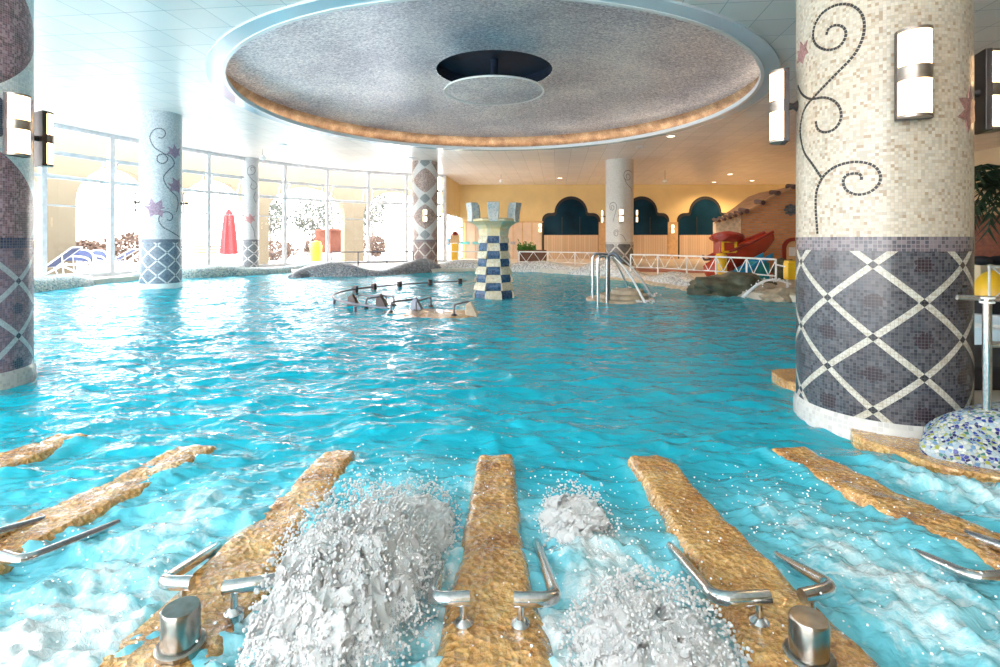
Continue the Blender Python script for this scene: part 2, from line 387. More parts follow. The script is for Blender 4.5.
# ---------------------------------------------------------------- plan of the room
CZ = 4.6                                         # ceiling height above the water
def fac(px, top): Z = (CZ-EYE)*F/(HOR-top); return ((px-500)/F*Z, Z)
FAC = [(-10.5, -4.0), (-11.6, -.5), (-12.3, 3.0), (-12.75, 6.5), (-12.95, 9.5), (-13.0, 12.2),
       (-12.85, 14.6), (-12.35, 16.5), (-11.75, 18.1), (-11.05, 19.7), (-10.35, 21.1), (-9.35, 22.6), (-8.0, 24.1), (-6.4, 25.3), (-4.7, 26.2), (-2.85, 26.8)]
BW = 31.5
OUTL = [(-10.6, 6.0), (-11.2, 9.5), (-11.35, 12.4), (-11.6, 14.6), (-11.3, 16.6), (-10.6, 18.3), (-9.6, 19.8), (-8.3, 20.4), (-7.2, 18.4), (-5.4, 18.7), (-2.9, 20.2), (-.9, 20.9), (.8, 20.9), (2.1, 19.6), (3.5, 18.5), (4.4, 16.9), (4.8, 14.9), (4.9, 12.9), (5.3, 11.5), (5.7, 10.8), (6.5, 10.2), (8.6, 9.6), (9.4, 8.0), (8.6, 6.2), (6.0, 5.2), (4.2, 4.6), (3.1, 4.0), (2.75, 3.2), (2.78, 2.5), (3.1, 1.4), (3.3, -1.5), (-8.5, -1.5)]
def smooth_loop(pts, n=4):
    P = [Vector((*p, 0)) for p in pts]; m = len(P); out = []
    for i in range(m):
        a, b, c, d = P[i-1], P[i], P[(i+1) % m], P[(i+2) % m]
        for k in range(n):
            t_ = k/n; q = .5*((2*b)+(c-a)*t_+(2*a-5*b+4*c-d)*t_*t_+(3*b-a-3*c+d)*t_**3); out.append((q.x, q.y))
    return out
POOL = smooth_loop(OUTL)
ROOM = FAC+[(-2.4, BW), (18, BW), (18, -4)]
DX, DY, DR = -.14, 13.05, 5.97                   # dome centre and lip radius
circ = lambda r, n=96: [(DX+r*math.cos(2*PI*i/n), DY+r*math.sin(2*PI*i/n)) for i in range(n)]

# floor, basin, ceiling
struct(MB().prism(ROOM, -.1, .12, [POOL]).build('floor', M['deck']))
b = MB(); n = len(POOL)
b.add([(p[0], p[1], -.09) for p in POOL]+[(p[0], p[1], -1.3) for p in POOL], [(i, (i+1) % n, n+(i+1) % n, n+i) for i in range(n)])
tri = tessellate_polygon([[Vector((p[0], p[1], 0)) for p in POOL]])
b.add([(p[0], p[1], -1.3) for p in POOL], [tuple(q) for q in tri])
struct(b.build('floor_basin', M['basin']))
struct(MB().prism(ROOM, CZ, CZ+.06, [circ(6.30)]).build('ceiling', M['ceiling']))
# ring, lip, cove, dome
struct(MB().lathe([(6.32, CZ+.03), (6.32, CZ-.035), (6.03, CZ-.035), (6.03, CZ+.03)], (DX, DY), 128).build('trim_1', M['ring'], smooth=True))
struct(MB().lathe([(6.04, CZ-.05), (5.97, CZ-.05), (5.97, CZ+.05), (6.04, CZ+.05), (6.04, CZ-.05)], (DX, DY), 128).build('trim_2', M['white_trim'], smooth=True))
dm = thing('ceiling_dome', 'shallow round ceiling dome of mottled silver blue plaster above the pool', 'ceiling dome', (DX, DY, CZ))
MB().lathe([(6.04, CZ+.04), (6.5, CZ+.04), (6.5, CZ+.1)], (DX, DY), 128).build('cove_trough', M['copper'], dm, True)
MB().lathe([(6.5, CZ+.1), (6.42, CZ+.3), (6.25, CZ+.47)], (DX, DY), 128).build('copper_band', M['copper'], dm, True)
prof = [(6.25, CZ+.47)]+[(6.25+(1.45-6.25)*k/10, CZ+.47+.42*math.sin(PI/2*k/10)) for k in range(1, 11)]
MB().lathe(prof, (DX, DY), 128).build('dome_vault', M['dome'], dm, True)
MB().lathe([(1.45, CZ+.89), (1.45, CZ+1.15), (.01, CZ+1.2)], (DX, DY), 64).build('centre_halo_well', M['navy'], dm, True)  # near-black blue well makes the dark halo round the hanging disc
MB().lathe([(6.2, CZ+.05), (6.2, CZ+.075), (6.26, CZ+.075), (6.26, CZ+.05)], (DX, DY), 128).build('cove_light', M['cove'], dm)
dk = thing('suspended_disc', 'grey disc with a white edge hung under the middle of the dome', 'ceiling disc', (DX, DY, 4.96))
MB().lathe([(.01, 4.965), (1.2, 4.965)], (DX, DY), 64).build('face', M['dome'], dk)
MB().lathe([(1.2, 4.96), (1.25, 4.95), (1.26, 4.99), (1.2, 5.02), (.01, 5.02)], (DX, DY), 64).build('edge_ring', M['white_trim'], dk, True)
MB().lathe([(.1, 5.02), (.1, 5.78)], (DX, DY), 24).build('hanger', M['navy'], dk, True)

# walls
struct(MB().prism([(-2.4, BW), (18.2, BW), (18.2, BW+.2), (-2.5, BW+.2)], 0, CZ).build('wall_back', M['cream_wall']))
struct(MB().prism([(-2.85, 26.8), (-2.4, BW), (-2.6, BW), (-3.0, 26.8)], 2.6, CZ).build('wall_return', M['cream_wall']))
struct(MB().prism([(-.5, -4.2), (18, -4.2), (18, -4), (-.5, -4)], 0, CZ).build('wall_unseen', M['side_wall']))  # unseen wall behind the camera, added to cut the light from there
for i in range(4):  # unseen window bays behind the camera, added to light the foreground
    a = Vector((-10.5+2.5*i, -4, 0)); c = a+Vector((2.5, 0, 0)); b = MB(); b.bar(a+Vector((0, 0, .1)), a+Vector((0, 0, CZ)), .1, .12)
    for z in (.18, 2.245, 3.06, 3.78, CZ-.06): b.bar(a+Vector((0, 0, z)), c+Vector((0, 0, z)), .1, .08)
    w = struct(b.build('window_%d' % (20+i), M['frame'])); MB().add([a+Vector((0, 0, .2)), c+Vector((0, 0, .2)), c+Vector((0, 0, CZ)), a+Vector((0, 0, CZ))], [(0, 1, 2, 3)]).build('glass_pane', M['glass'], w)
struct(MB().prism([(18, -4), (18.2, -4), (18.2, BW), (18, BW)], 0, CZ).build('wall_right', M['side_wall']))

# ---------------------------------------------------------------- window wall: one bay per window
TZ = [2.245, 3.06, 3.78]
for i in range(len(FAC)-1):
    a = Vector((*FAC[i], 0)); c = Vector((*FAC[i+1], 0)); d = (c-a).normalized(); nrm = Vector((-d.y, d.x, 0))
    if nrm.x > 0 and nrm.y < 0: nrm = -nrm
    b = MB()
    wpost = .17 if i in (4, 5, 6, 7) else .11
    b.bar(a+Vector((0, 0, .05)), a+Vector((0, 0, CZ)), wpost, .14, up=d)
    if i == len(FAC)-2: b.bar(c+Vector((0, 0, .05)), c+Vector((0, 0, CZ)), .12, .14, up=d)
    b.bar(a+Vector((0, 0, .18)), c+Vector((0, 0, .18)), .12, .12); b.bar(a+Vector((0, 0, CZ-.06)), c+Vector((0, 0, CZ-.06)), .12, .14)
    for k, z in enumerate(TZ): b.bar(a+Vector((0, 0, z)), c+Vector((0, 0, z)), .1, (.045, .09, .08)[k])
    w = struct(b.build('window_%d' % (i+1), M['frame']))
    up = Vector((0, 0, 1)); g = MB()
    g.add([a+up*.2, c+up*.2, c+up*CZ, a+up*CZ], [(0, 1, 2, 3)]); g.build('glass_pane', M['glass'], w)
    # top-hung sash standing a little open
    s = MB(); e = .16; lo = (a+(c-a)*.12, a+(c-a)*.90); out = nrm*.28
    p = [lo[0]+up*3.72, lo[1]+up*3.72, lo[1]+out+up*3.14, lo[0]+out+up*3.14]
    for k in range(4): s.bar(p[k], p[(k+1) % 4], .045, .045)
    s.build('sash', M['frame'], w)

# ---------------------------------------------------------------- outside the glass
tr_ = MB(); tr_.prism([(-60, -10), (-12.2, -10), (-11.7, -.5), (-13.1, 9), (-13.15, 13), (-11.9, 18.3), (-9.5, 22.8), (-6.5, 25.5), (-3.1, 27), (-2.6, 33), (4, 60), (-60, 60)], -.15, .06)
struct(tr_.build('floor_terrace', mat('pale_terrace_paving', (.72, .68, .64), .8, 0, .08, 1)))
arc_m = mat('cream_arcade_render', (.26, .21, .14), .85, 0, .05, .7)
offp = []
for i in range(3, len(FAC)):
    q0 = Vector((*FAC[max(0, i-1)], 0)); q1 = Vector((*FAC[min(len(FAC)-1, i+1)], 0)); d = (q1-q0).normalized(); offp.append(Vector((*FAC[i], 0))+Vector((-d.y, d.x, 0))*2.6)
segs = [(0, 2), (2, 4), (4, 6), (6, 8), (8, 10), (10, 12)]
for n_, (i, j) in enumerate(segs):
    a = offp[i]; c = offp[j]; L = (c-a).length; d = (c-a)/L
    half = L/2; poly = [(0, 0), (.55, 0), (.55, 2.6)]
    r = half-.55
    poly += [(half-r*math.cos(PI*k/14), 2.6+1.25*math.sin(PI*k/14)) for k in range(1, 14)]+[(L-.55, 2.6), (L-.55, 0), (L, 0), (L, 4.9), (0, 4.9)]
    mt = Matrix.Translation(a)@Matrix(((d.x, -d.y, 0, 0), (d.y, d.x, 0, 0), (0, 0, 1, 0), (0, 0, 0, 1)))
    struct(MB().plate(poly, -.2, .2, mt).build('wall_arcade_%d' % (n_+1), arc_m))
hedge_m = mat('faded_brown_hedge', (.12, .075, .055), .9, 0, .5, 3, .8)
leaf_m = mat('pale_olive_leaves', (.08, .09, .075), .8, 0, .4, 2)
trunk_m = mat('grey_bark', (.10, .08, .07), .9)
def leafy(name, label, cat, c, r, n, m, seed, group=None, trunk=0.0, size=.12):
    rd = random.Random(seed); root = thing(name, label, cat, (c[0], c[1], 0.06), 0, group); b = MB()
    zc = .06+trunk+r[2]
    for k in range(n):
        v = Vector((rd.gauss(0, 1), rd.gauss(0, 1), rd.gauss(0, 1))).normalized()*rd.uniform(.55, 1.0)
        p = Vector((c[0]+v.x*r[0], c[1]+v.y*r[1], zc+v.z*r[2])); s_ = size*rd.uniform(.6, 1.3)
        u = Vector((rd.gauss(0, 1), rd.gauss(0, 1), rd.gauss(0, 1))).normalized(); w_ = u.orthogonal().normalized()
        b.add([p-u*s_, p+w_*s_*.5, p+u*s_, p-w_*s_*.5], [(0, 1, 2, 3)])
    b.build('foliage', m, root)
    t_ = MB(); t_.tube([(c[0], c[1], .0), (c[0]+.03, c[1], .06+trunk*.7+.1), (c[0], c[1], zc)], [.09, .07, .03], 8)
    for k in range(4):
        a_ = k*1.6+seed; t_.tube([(c[0], c[1], zc-r[2]*.6), (c[0]+r[0]*.6*math.cos(a_), c[1]+r[1]*.6*math.sin(a_), zc+r[2]*.2)], [.04, .015], 6)
    t_.build('trunk', trunk_m, root); return root
for k, (px, py, Z, rx, rz, lab) in enumerate([
        (355, 250, 34.5, 1.2, 1.0, 'round brownish bush left of the second outdoor cream pillar'),
        (376, 253, 36.6, .7, .8, 'small round bush just right of the bigger brown bush outside'),
        (320, 254, 32.5, 1.0, .7, 'low brownish bush outside behind the yellow post'),
        (272, 258, 31, 1.6, .6, 'low brown shrub outside right of the slim pillar'),
        (86, 254, 24, .85, .6, 'pale round shrub outside beyond the blue folded sunshade'),
        (127, 256, 27, 1.1, .8, 'pale shrub outside at the left of the wide blue patterned pillar'),
        (44, 259, 21.5, .8, .5, 'low shrub outside beside the leftmost pillar')]):
    leafy('bush', lab, 'bush', ((px-500)/F*Z, Z), (rx, rx, rz), 900, hedge_m, k, 'bushes outside the window wall', 0, .11)
for k, (px, Z, rx, rz, tk, lab) in enumerate([
        (270, 36, 1.2, 1.5, 1.2, 'thin pale tree outside just right of the slim pillar'),
        (345, 45, 2.4, 2.0, 1.4, 'wide pale tree outside seen over the brown bushes'),
        (372, 38, 1.3, 1.6, 2.0, 'upright tree outside left of the diamond patterned pillar'),
        (312, 38, 1.5, 1.4, 1.5, 'far pale tree outside above the yellow post')]):
    leafy('tree', lab, 'tree', ((px-500)/F*Z, Z), (rx, rx, rz), 700, leaf_m, 30+k, 'trees outside the window wall', tk, .14)
# closed red parasol
px, pyb = 229, 262; Z = 24.5; X = (px-500)/F*Z
r = thing('closed_parasol', 'closed red parasol standing outside the window wall', 'parasol', (X, Z, .06))
MB().tube([(X, Z, .06), (X, Z, 2.75)], .03, 8).build('pole', M['white_metal'], r)
b = MB(); pr = [(.06, 2.7), (.2, 2.4), (.27, 1.8), (.33, 1.1), (.36, .62), (.3, .58)]
n = 40; vs = []
for q, z in pr:
    for k in range(n):
        a_ = 2*PI*k/n; rr = q*(1+.14*math.cos(8*a_)); vs.append((X+rr*math.cos(a_), Z+rr*math.sin(a_), z))
b.add(vs, [(j*n+k, j*n+(k+1) % n, (j+1)*n+(k+1) % n, (j+1)*n+k) for j in range(len(pr)-1) for k in range(n)])
b.build('folded_canopy', mat('red_canvas', (.45, .06, .07), .8), r, True)
MB().lathe([(.01, .06), (.3, .06), (.3, .14), (.05, .2)], (X, Z), 20).build('base', M['frame'], r)
# loungers with blue cloth outside
blue_c = mat('faded_blue_canvas', (.05, .07, .17), .8)
def lounger(px, Z, rz, lab, raised=.5):
    X = (px-500)/F*Z; r = thing('sun_lounger', lab, 'sun lounger', (X, Z, .06), rz, 'loungers on the terrace')
    f = MB()
    for s_ in (-.33, .33):
        f.tube(fillet([(-.95, s_, .36), (.25, s_, .36), (.95, s_, .36+raised)], .06), .022, 8)
        f.tube(fillet([(-.8, s_, 0), (-.7, s_, .36)], .01), .02, 8); f.tube([(.35, s_, 0), (.2, s_, .36)], .02, 8); f.tube([(.75, s_, 0), (.7, s_, .36+raised*.6)], .018, 8)
    f.tube([(-.95, -.33, .36), (-.95, .33, .36)], .02, 8); f.tube([(.95, -.33, .36+raised), (.95, .33, .36+raised)], .02, 8)
    f.build('frame', M['white_metal'], r, True, world=False)
    c = MB(); c.bar((-.93, 0, .37), (.25, 0, .37), .62, .02); c.bar((.25, 0, .37), (.93, 0, .36+raised), .62, .02)
    c.build('sling', blue_c, r, world=False)
lounger(40, 15.9, .3, 'white framed lounger with blue sling nearest the leftmost pillar', .6)
lounger(120, 19.9, .5, 'white framed lounger with blue sling left of the wide blue pillar', .6)
lounger(110, 21.8, .2, 'white framed lounger behind the blue folded sunshade', .45)
# blue sun shell tents
def shell(px, Z, w, h, lab, seed):
    X = (px-500)/F*Z; r = thing('sunshade_hood', lab, 'sunshade', (X, Z, .06), 0, 'blue sunshade hoods outside')
    b = MB(); f = MB()
    nn = 8; rows = []
    for j in range(nn+1):
        t_ = PI*(.06+.82*j/nn)
        rows.append([(X+w*math.cos(PI*k/16)*1.0, Z+.5*w*math.sin(t_)*math.sin(PI*k/16)-.25*w*math.cos(t_), .5+h*math.sin(PI*k/16)*math.sin(t_)) for k in range(17)])
    vs = [p for q in rows for p in q]; b.add(vs, [(j*17+k, j*17+k+1, (j+1)*17+k+1, (j+1)*17+k) for j in range(nn) for k in range(16)])
    o = b.build('hood', blue_c, r, True); sm = o.modifiers.new('thick', 'SOLIDIFY'); sm.thickness = .02
    for j in (1, 4, 7): f.tube(rows[j], .035, 6)
    for s_ in (-1, 1): f.tube([(X+s_*w, Z, .06), (X+s_*w*.9, Z, .52)], .03, 6); f.tube([(X+s_*w*1.1, Z-.4, .1), (X-s_*w*.3, Z-.5, .5)], .03, 6)
    f.tube([(X-w*1.1, Z-.4, .45), (X+w*1.2, Z-.4, .45)], .03, 6)
    f.build('frame', M['white_metal'], r, True)
shell(74, 17.3, .62, .42, 'larger blue domed sunshade on a white lounger frame outside the left windows', 1)
shell(93, 18.5, .5, .38, 'smaller blue domed sunshade at the right of the larger one', 2)
# slatted benches
def bench(px, Z, rz, lab):
    X = (px-500)/F*Z; r = thing('slatted_bench', lab, 'bench', (X, Z, .06), rz, 'benches on the terrace')
    s_ = MB()
    for k in range(4): s_.box((0, -.2+k*.12, .45), (1.6, .08, .03))
    s_.build('seat', M['pilaster'], r, world=False)
    s_ = MB()
    for k in range(3): s_.box((0, .28, .6+k*.14), (1.6, .03, .08))
    s_.build('backrest', M['pilaster'], r, world=False)
    for q in (-.65, .65): MB().box((q, 0, .22), (.06, .42, .44)).build('leg', M['frame'], r, world=False)
bench(196, 23.0, .4, 'slatted bench outside at the right of the wide blue pillar')
bench(212, 25.0, .4, 'slatted bench outside just left of the red parasol')
# coloured things beyond the glass
X, Z = (316-500)/F*29, 29
r = thing('yellow_waste_bin', 'yellow upright bin outside behind the left end of the grey railing', 'bin', (X, Z, .06))
MB().lathe([(.01, .06), (.3, .06), (.33, .9), (.26, 1.15), (.01, 1.22)], (X, Z), 20).build('body', M['yellow'], r, True)
MB().lathe([(.34, .88), (.36, .9), (.34, .94)], (X, Z), 20).build('rim', M['yellow'], r, True)
salmon = mat('salmon_canvas', (.25, .10, .07), .8)
def chairbox(px, Z, h, lab):
    X = (px-500)/F*Z; r = thing('hooded_beach_chair', lab, 'beach chair', (X, Z, .06), .2, 'hooded beach chairs outside')
    MB().box((0, 0, .25), (.8, .7, .4)).build('base', M['white_metal'], r, world=False)
    MB().plate([(-.42, .4), (.42, .4), (.42, h), (.3, h+.12), (-.3, h+.12), (-.42, h)], .2, .34).build('backrest', salmon, r, world=False)
    MB().plate([(-.36, .0), (.36, 0), (.36, .1), (-.36, .1)], -.3, .2, Matrix.Translation((0, 0, h))).build('hood', salmon, r, world=False)
    for s_ in (-.42, .42): MB().box((s_, 0, .7), (.04, .6, .5)).build('side_panel', salmon, r, world=False)
for px, Z, h, lab in [(322, 30, 1.7, 'salmon hooded beach chair just right of the yellow bin'), (334, 31, 1.75, 'salmon hooded beach chair, middle one of the three outside'), (349, 31.5, 1.7, 'salmon hooded beach chair left of the round brown bush')]: chairbox(px, Z, h, lab)

# ---------------------------------------------------------------- columns
def on_cyl(px, py, c, R):                        # where a sight line meets a round shaft
    d = ray(px, py); k = Vector((d.x, d.y)); o = -Vector(c[:2]); A = k.dot(k); B = 2*k.dot(o); C = o.dot(o)-R*R
    D = B*B-4*A*C; s_ = (-B-math.sqrt(max(D, 0)))/(2*A); p = k*s_
    return math.atan2(p.y-c[1], p.x-c[0]), EYE+d.z*s_
def inlay_curve(b, pts, c, R, w=.013, gap=.35, n=10):   # dark chips set in the face along a curve of (angle, z)
    cv = spline([Vector((a*R, z, 0)) for a, z in pts], n); L = [0]
    for i in range(1, len(cv)): L.append(L[-1]+(cv[i]-cv[i-1]).length)
    step = w*1.5; s_ = 0; i = 0
    def at(q):
        q = min(q, L[-1]); j = 0
        while j < len(L)-2 and L[j+1] < q: j += 1
        t_ = (q-L[j])/max(1e-6, L[j+1]-L[j]); return cv[j].lerp(cv[j+1], t_)
    while s_+step*.2 < L[-1]:
        p0 = at(s_); p1 = at(s_+step*(1-gap*.5)); d = (p1-p0)
        if d.length > 1e-5:
            d.normalize(); nn = Vector((-d.y, d.x, 0))*w/2; q = [p0-nn, p1-nn, p1+nn, p0+nn]
            f3 = lambda u, rr: (c[0]+rr*math.cos(u.x/R), c[1]+rr*math.sin(u.x/R), u.y)
            vs = [f3(u, R-.004) for u in q]+[f3(u, R+.003) for u in q]
            b.add(vs, [(4, 5, 6, 7), (0, 1, 5, 4), (1, 2, 6, 5), (2, 3, 7, 6), (3, 0, 4, 7)])
        s_ += step
def inlay_leaf(b, c, R, a, z, s_, rot):
    out = [(0, -.5), (.28, -.25), (.5, -.32), (.42, 0), (.62, .25), (.3, .2), (.12, .55), (-.05, .22), (-.35, .42), (-.3, .1), (-.55, -.1), (-.25, -.18)]
    pts = [(a+(x_*math.cos(rot)-y_*math.sin(rot))*s_/R, z+(x_*math.sin(rot)+y_*math.cos(rot))*s_) for x_, y_ in out]
    n = len(pts); f3 = lambda u, rr: (c[0]+rr*math.cos(u[0]), c[1]+rr*math.sin(u[0]), u[1])
    lr = lambda q, t_: (a+(q[0]-a)*t_, z+(q[1]-z)*t_)
    vs = [f3((a, z), R+.006)]+[f3(lr(q, .5), R+.006) for q in pts]+[f3(q, R+.006) for q in pts]+[f3(q, R-.01) for q in pts]
    b.add(vs, [(0, 1+i, 1+(i+1) % n) for i in range(n)]+[(1+i, 1+n+i, 1+n+(i+1) % n, 1+(i+1) % n) for i in range(n)]+[(1+n+i, 1+2*n+i, 1+2*n+(i+1) % n, 1+n+(i+1) % n) for i in range(n)])
GLASS = {}
def sconce(c, ang, R, arm_from, z, label, lamp='lamp', lit=0.0):
    d = .11+R-.5+.49                              # sconce stands off the face on a short arm
    X = c[0]+(R+.10)*math.cos(ang); Y = c[1]+(R+.10)*math.sin(ang)
    r = thing('wall_sconce', label, 'wall lamp', (X, Y, z), ang)
    def half(z0, z1, rr, close=True):
        b = MB(); n = 12; o = [(rr*.95*math.cos(-PI/2+PI*k/n), rr*math.sin(-PI/2+PI*k/n)) for k in range(n+1)]
        return b.prism(o, z0, z1)
    MB().prism([(-.035, -.09), (.002, -.09), (.002, .09), (-.035, .09)], -.265, .265).build('back_plate', M['dark_metal'], r, world=False, bevel=.004)
    for z0, z1 in ((.042, .243), (-.243, -.042)): half(z0, z1, .082).build('glass_shade', M[lamp], r, True, world=False)
    for z0, z1 in ((-.042, .042), (.243, .262), (-.262, -.243)): half(z0, z1, .088).build('bronze_band', M['bronze'], r, True, world=False)
    MB().tube([(-.03, 0, 0), (-.075, 0, 0), (-.104, 0, 0)], [.03, .022, .045], 12).build('arm', M['dark_metal'], r, True, world=False)
    return r
def column(label, c, R, up, lat, bandm, basem, vines=(), leaves=(), zl=(.12, 1.18), vm=None, lm=None, w=.013, zb=-1.3, seg=72):
    r = thing('round_column', label, 'column', (c[0], c[1], 0))
    o = MB().lathe([(R*1.035, zb), (R*1.035, zl[0]-.04), (R, zl[0])], c, seg, R=R).build('plinth', basem, r, True)
    MB().lathe([(R, zl[0]), (R, zl[1])], c, seg, R=R).build('lattice_mosaic', lat, r, True)
    MB().lathe([(R+.002, zl[1]), (R+.002, zl[1]+.09)], c, seg, R=R).build('band', bandm, r, True)
    MB().lathe([(R, zl[1]+.09), (R, CZ+.02)], c, seg, R=R).build('shaft', up, r, True)
    if vines:
        b = MB()
        for v in vines: inlay_curve(b, v, c, R, w)
        b.build('vine_inlay', vm or M['dark_frame'], r)
    if leaves:
        b = MB()
        for l in leaves: inlay_leaf(b, c, R, *l)
        b.build('leaf_inlay', lm or M['mauve'], r)
    return r
M['mauve'] = mat('mauve_leaf_tesserae', (.36, .2, .22), .4, 0, .4, 60)
M['mauve_pale'] = mat('pale_mauve_leaf_tesserae', (.30, .22, .32), .4, 0, .3, 30)
M['plinth'] = band_mat('white_tile_plinth', st((.48, .47, .45), (.42, .41, .40), (.52, .52, .50)), .03, (.5, .5, .48))
M['band'] = band_mat('plum_tile_band', st((.10, .085, .10), (.15, .12, .14), (.075, .07, .09), (.20, .16, .18)), .024)
light_t = st((.55, .50, .43), (.45, .39, .32), (.60, .57, .51), (.50, .44, .37), (.57, .52, .44), (.52, .49, .44), (.36, .27, .19), (.47, .41, .33), (.57, .51, .43), (.43, .39, .34), (.58, .54, .48), (.53, .48, .42))
# near right column
light_t = [(p_, (c_[0]*.96, c_[1]*.90, c_[2]*.82)) for p_, c_ in light_t]
C1 = (2.647, 3.643); R1 = .5
ph = -(math.radians(-128.8)/(2*PI)*6)
lat1 = col_lattice_mat('near_lattice_mosaic', R1, 6, ph, 1.10-.005, .455, st((.030, .032, .045), (.075, .072, .085), (.05, .05, .06), (.11, .105, .12), (.022, .024, .035), (.085, .075, .09), (.06, .065, .085)), st((.52, .49, .42), (.44, .40, .33), (.56, .54, .48)), (.02, .02, .025), (.025, .012, .02), .0195, (.15, .15, .155), .055)
up1 = col_upper_mat('near_beige_mosaic', light_t, None, .0195, (.36, .34, .31))
def trace(px0, py0, k, pts, c, R):
    out = [on_cyl(px0+x_/k, py0+y_/k, c, R) for x_, y_ in pts]; res = [out[0]]
    for a, z in out[1:]:
        while a-res[-1][0] > PI: a -= 2*PI
        while a-res[-1][0] < -PI: a += 2*PI
        res.append((a, z))
    return res
k1 = 667/240
v1 = [[(185, 97), (190, 80), (210, 70), (232, 76), (239, 98), (222, 128), (190, 139), (160, 128), (148, 105), (152, 72), (172, 38), (210, 15), (248, 13), (278, 32), (290, 65), (284, 110), (260, 155), (222, 195), (180, 238), (148, 272), (126, 300), (116, 330), (112, 370), (122, 420), (145, 455), (170, 492)],
      [(106, 238), (116, 260), (140, 275), (178, 271), (205, 280), (222, 300), (225, 330), (208, 358), (180, 368), (160, 358), (155, 335)],
      [(282, 500), (280, 485), (262, 482), (240, 487), (231, 505), (240, 528), (270, 541), (305, 534), (330, 512), (334, 485), (318, 462), (285, 451), (245, 452), (205, 466), (175, 492), (158, 530), (155, 575), (160, 650)]]
column('thick near column with dark lattice mosaic at the right, beside the pebbled boulder', C1, R1, up1, lat1, M['band'], M['plinth'],
       [trace(760, 0, k1, v, C1, R1) for v in v1], [on_cyl(801.5, 54, C1, R1)+(.16, .3), on_cyl(969, 112, C1, R1)+(.24, 1.2)], lm=mat('dusty_red_leaf_tesserae', (.30, .15, .14), .4, 0, .4, 60), w=.0165, seg=128)
for a_, lab in ((-109, 'lit wall lamp on the front of the thick near right column'), (161, 'lit wall lamp on the left side of the thick near right column'), (-19, 'wall lamp seen from its dark side at the right edge of the near right column')):
    sconce(C1, math.radians(a_), R1, 0, 2.23, lab)
# near left column
C2 = (-4.72, 4.52); R2 = .5
lat2 = col_lattice_mat('wine_lattice_mosaic', R2, 6, .42, 1.13, .48, st((.22, .13, .18), (.32, .18, .23), (.16, .12, .18), (.36, .24, .30), (.25, .14, .18)), st((.50, .49, .52), (.58, .57, .60)), (.03, .04, .08), (.04, .05, .10), .0195)
pur = st((.26, .12, .15), (.36, .19, .22), (.18, .09, .12), (.46, .28, .31), (.28, .13, .16))
gre = st((.70, .75, .78), (.78, .81, .82), (.62, .67, .70), (.82, .84, .84))
up2 = col_upper_mat('grey_and_plum_diamond_mosaic', gre, (R2, .111, 3.09, 1.6, pur, st((.05, .07, .12), (.09, .1, .15)), None), .0195)
column('near column with plum diamond mosaic at the left edge, standing in the water', C2, R2, up2, lat2, band_mat('navy_tile_band', st((.05, .06, .13), (.08, .09, .16), (.04, .05, .1)), .024), M['plinth'], seg=128)
sconce(C2, math.radians(-7), R2, 0, 2.23, 'lit wall lamp facing the pool on the leftmost column')
sconce(C2, math.radians(63), R2, 0, 2.23, 'wall lamp showing its dark back plate on the far side of the leftmost column')
# second left column, pale blue
Z = 13.85; C3 = (-(339/F)*Z, Z); R3 = .485
blu = st((.42, .50, .56), (.50, .57, .61), (.36, .44, .52), (.56, .61, .64))
lat3 = col_lattice_mat('blue_grey_lattice_mosaic', R3, 7, .30, 1.12, .40, st((.09, .16, .24), (.14, .22, .30), (.07, .12, .19), (.18, .25, .32)), st((.62, .68, .72), (.68, .72, .75)), (.07, .12, .18), (.08, .13, .2), .022)
up3 = col_upper_mat('pale_blue_grey_mosaic', blu)
k3 = 281/80
v3 = [[(135, 97), (150, 98), (160, 82), (148, 66), (122, 68), (105, 95), (120, 130), (152, 152), (168, 172), (152, 188), (132, 180), (134, 160), (160, 155), (184, 170), (190, 192), (170, 212), (153, 238), (168, 272), (200, 306)],
      [(200, 306), (204, 330), (198, 360)], [(165, 385), (178, 388), (185, 372), (170, 358), (148, 362), (136, 384), (148, 408), (175, 425), (208, 446)]]
column('wide pale blue column with a vine spiral at the left, standing in the water', C3, R3, up3, lat3, M['band_b'] if 'band_b' in M else band_mat('slate_blue_tile_band', st((.1, .16, .24), (.13, .2, .28)), .024), mat('aqua_white_plinth', (.62, .74, .76), .4),
       [trace(120, 110, k3, v, C3, R3) for v in v3], [on_cyl(174, 152, C3, R3)+(.36, .2), on_cyl(175.5, 186, C3, R3)+(.42, .6), on_cyl(154.5, 208, C3, R3)+(.5, -.4)], w=.028, lm=M['mauve_pale'], vm=mat('slate_vine_chips', (.07, .09, .13), .4))
for a_, lab in ((-134, 'lit wall lamp on the left side of the wide pale blue column'), (20, 'lit wall lamp on the right side of the wide pale blue column')):
    sconce(C3, math.radians(a_-8), R3, 0, 2.23, lab)
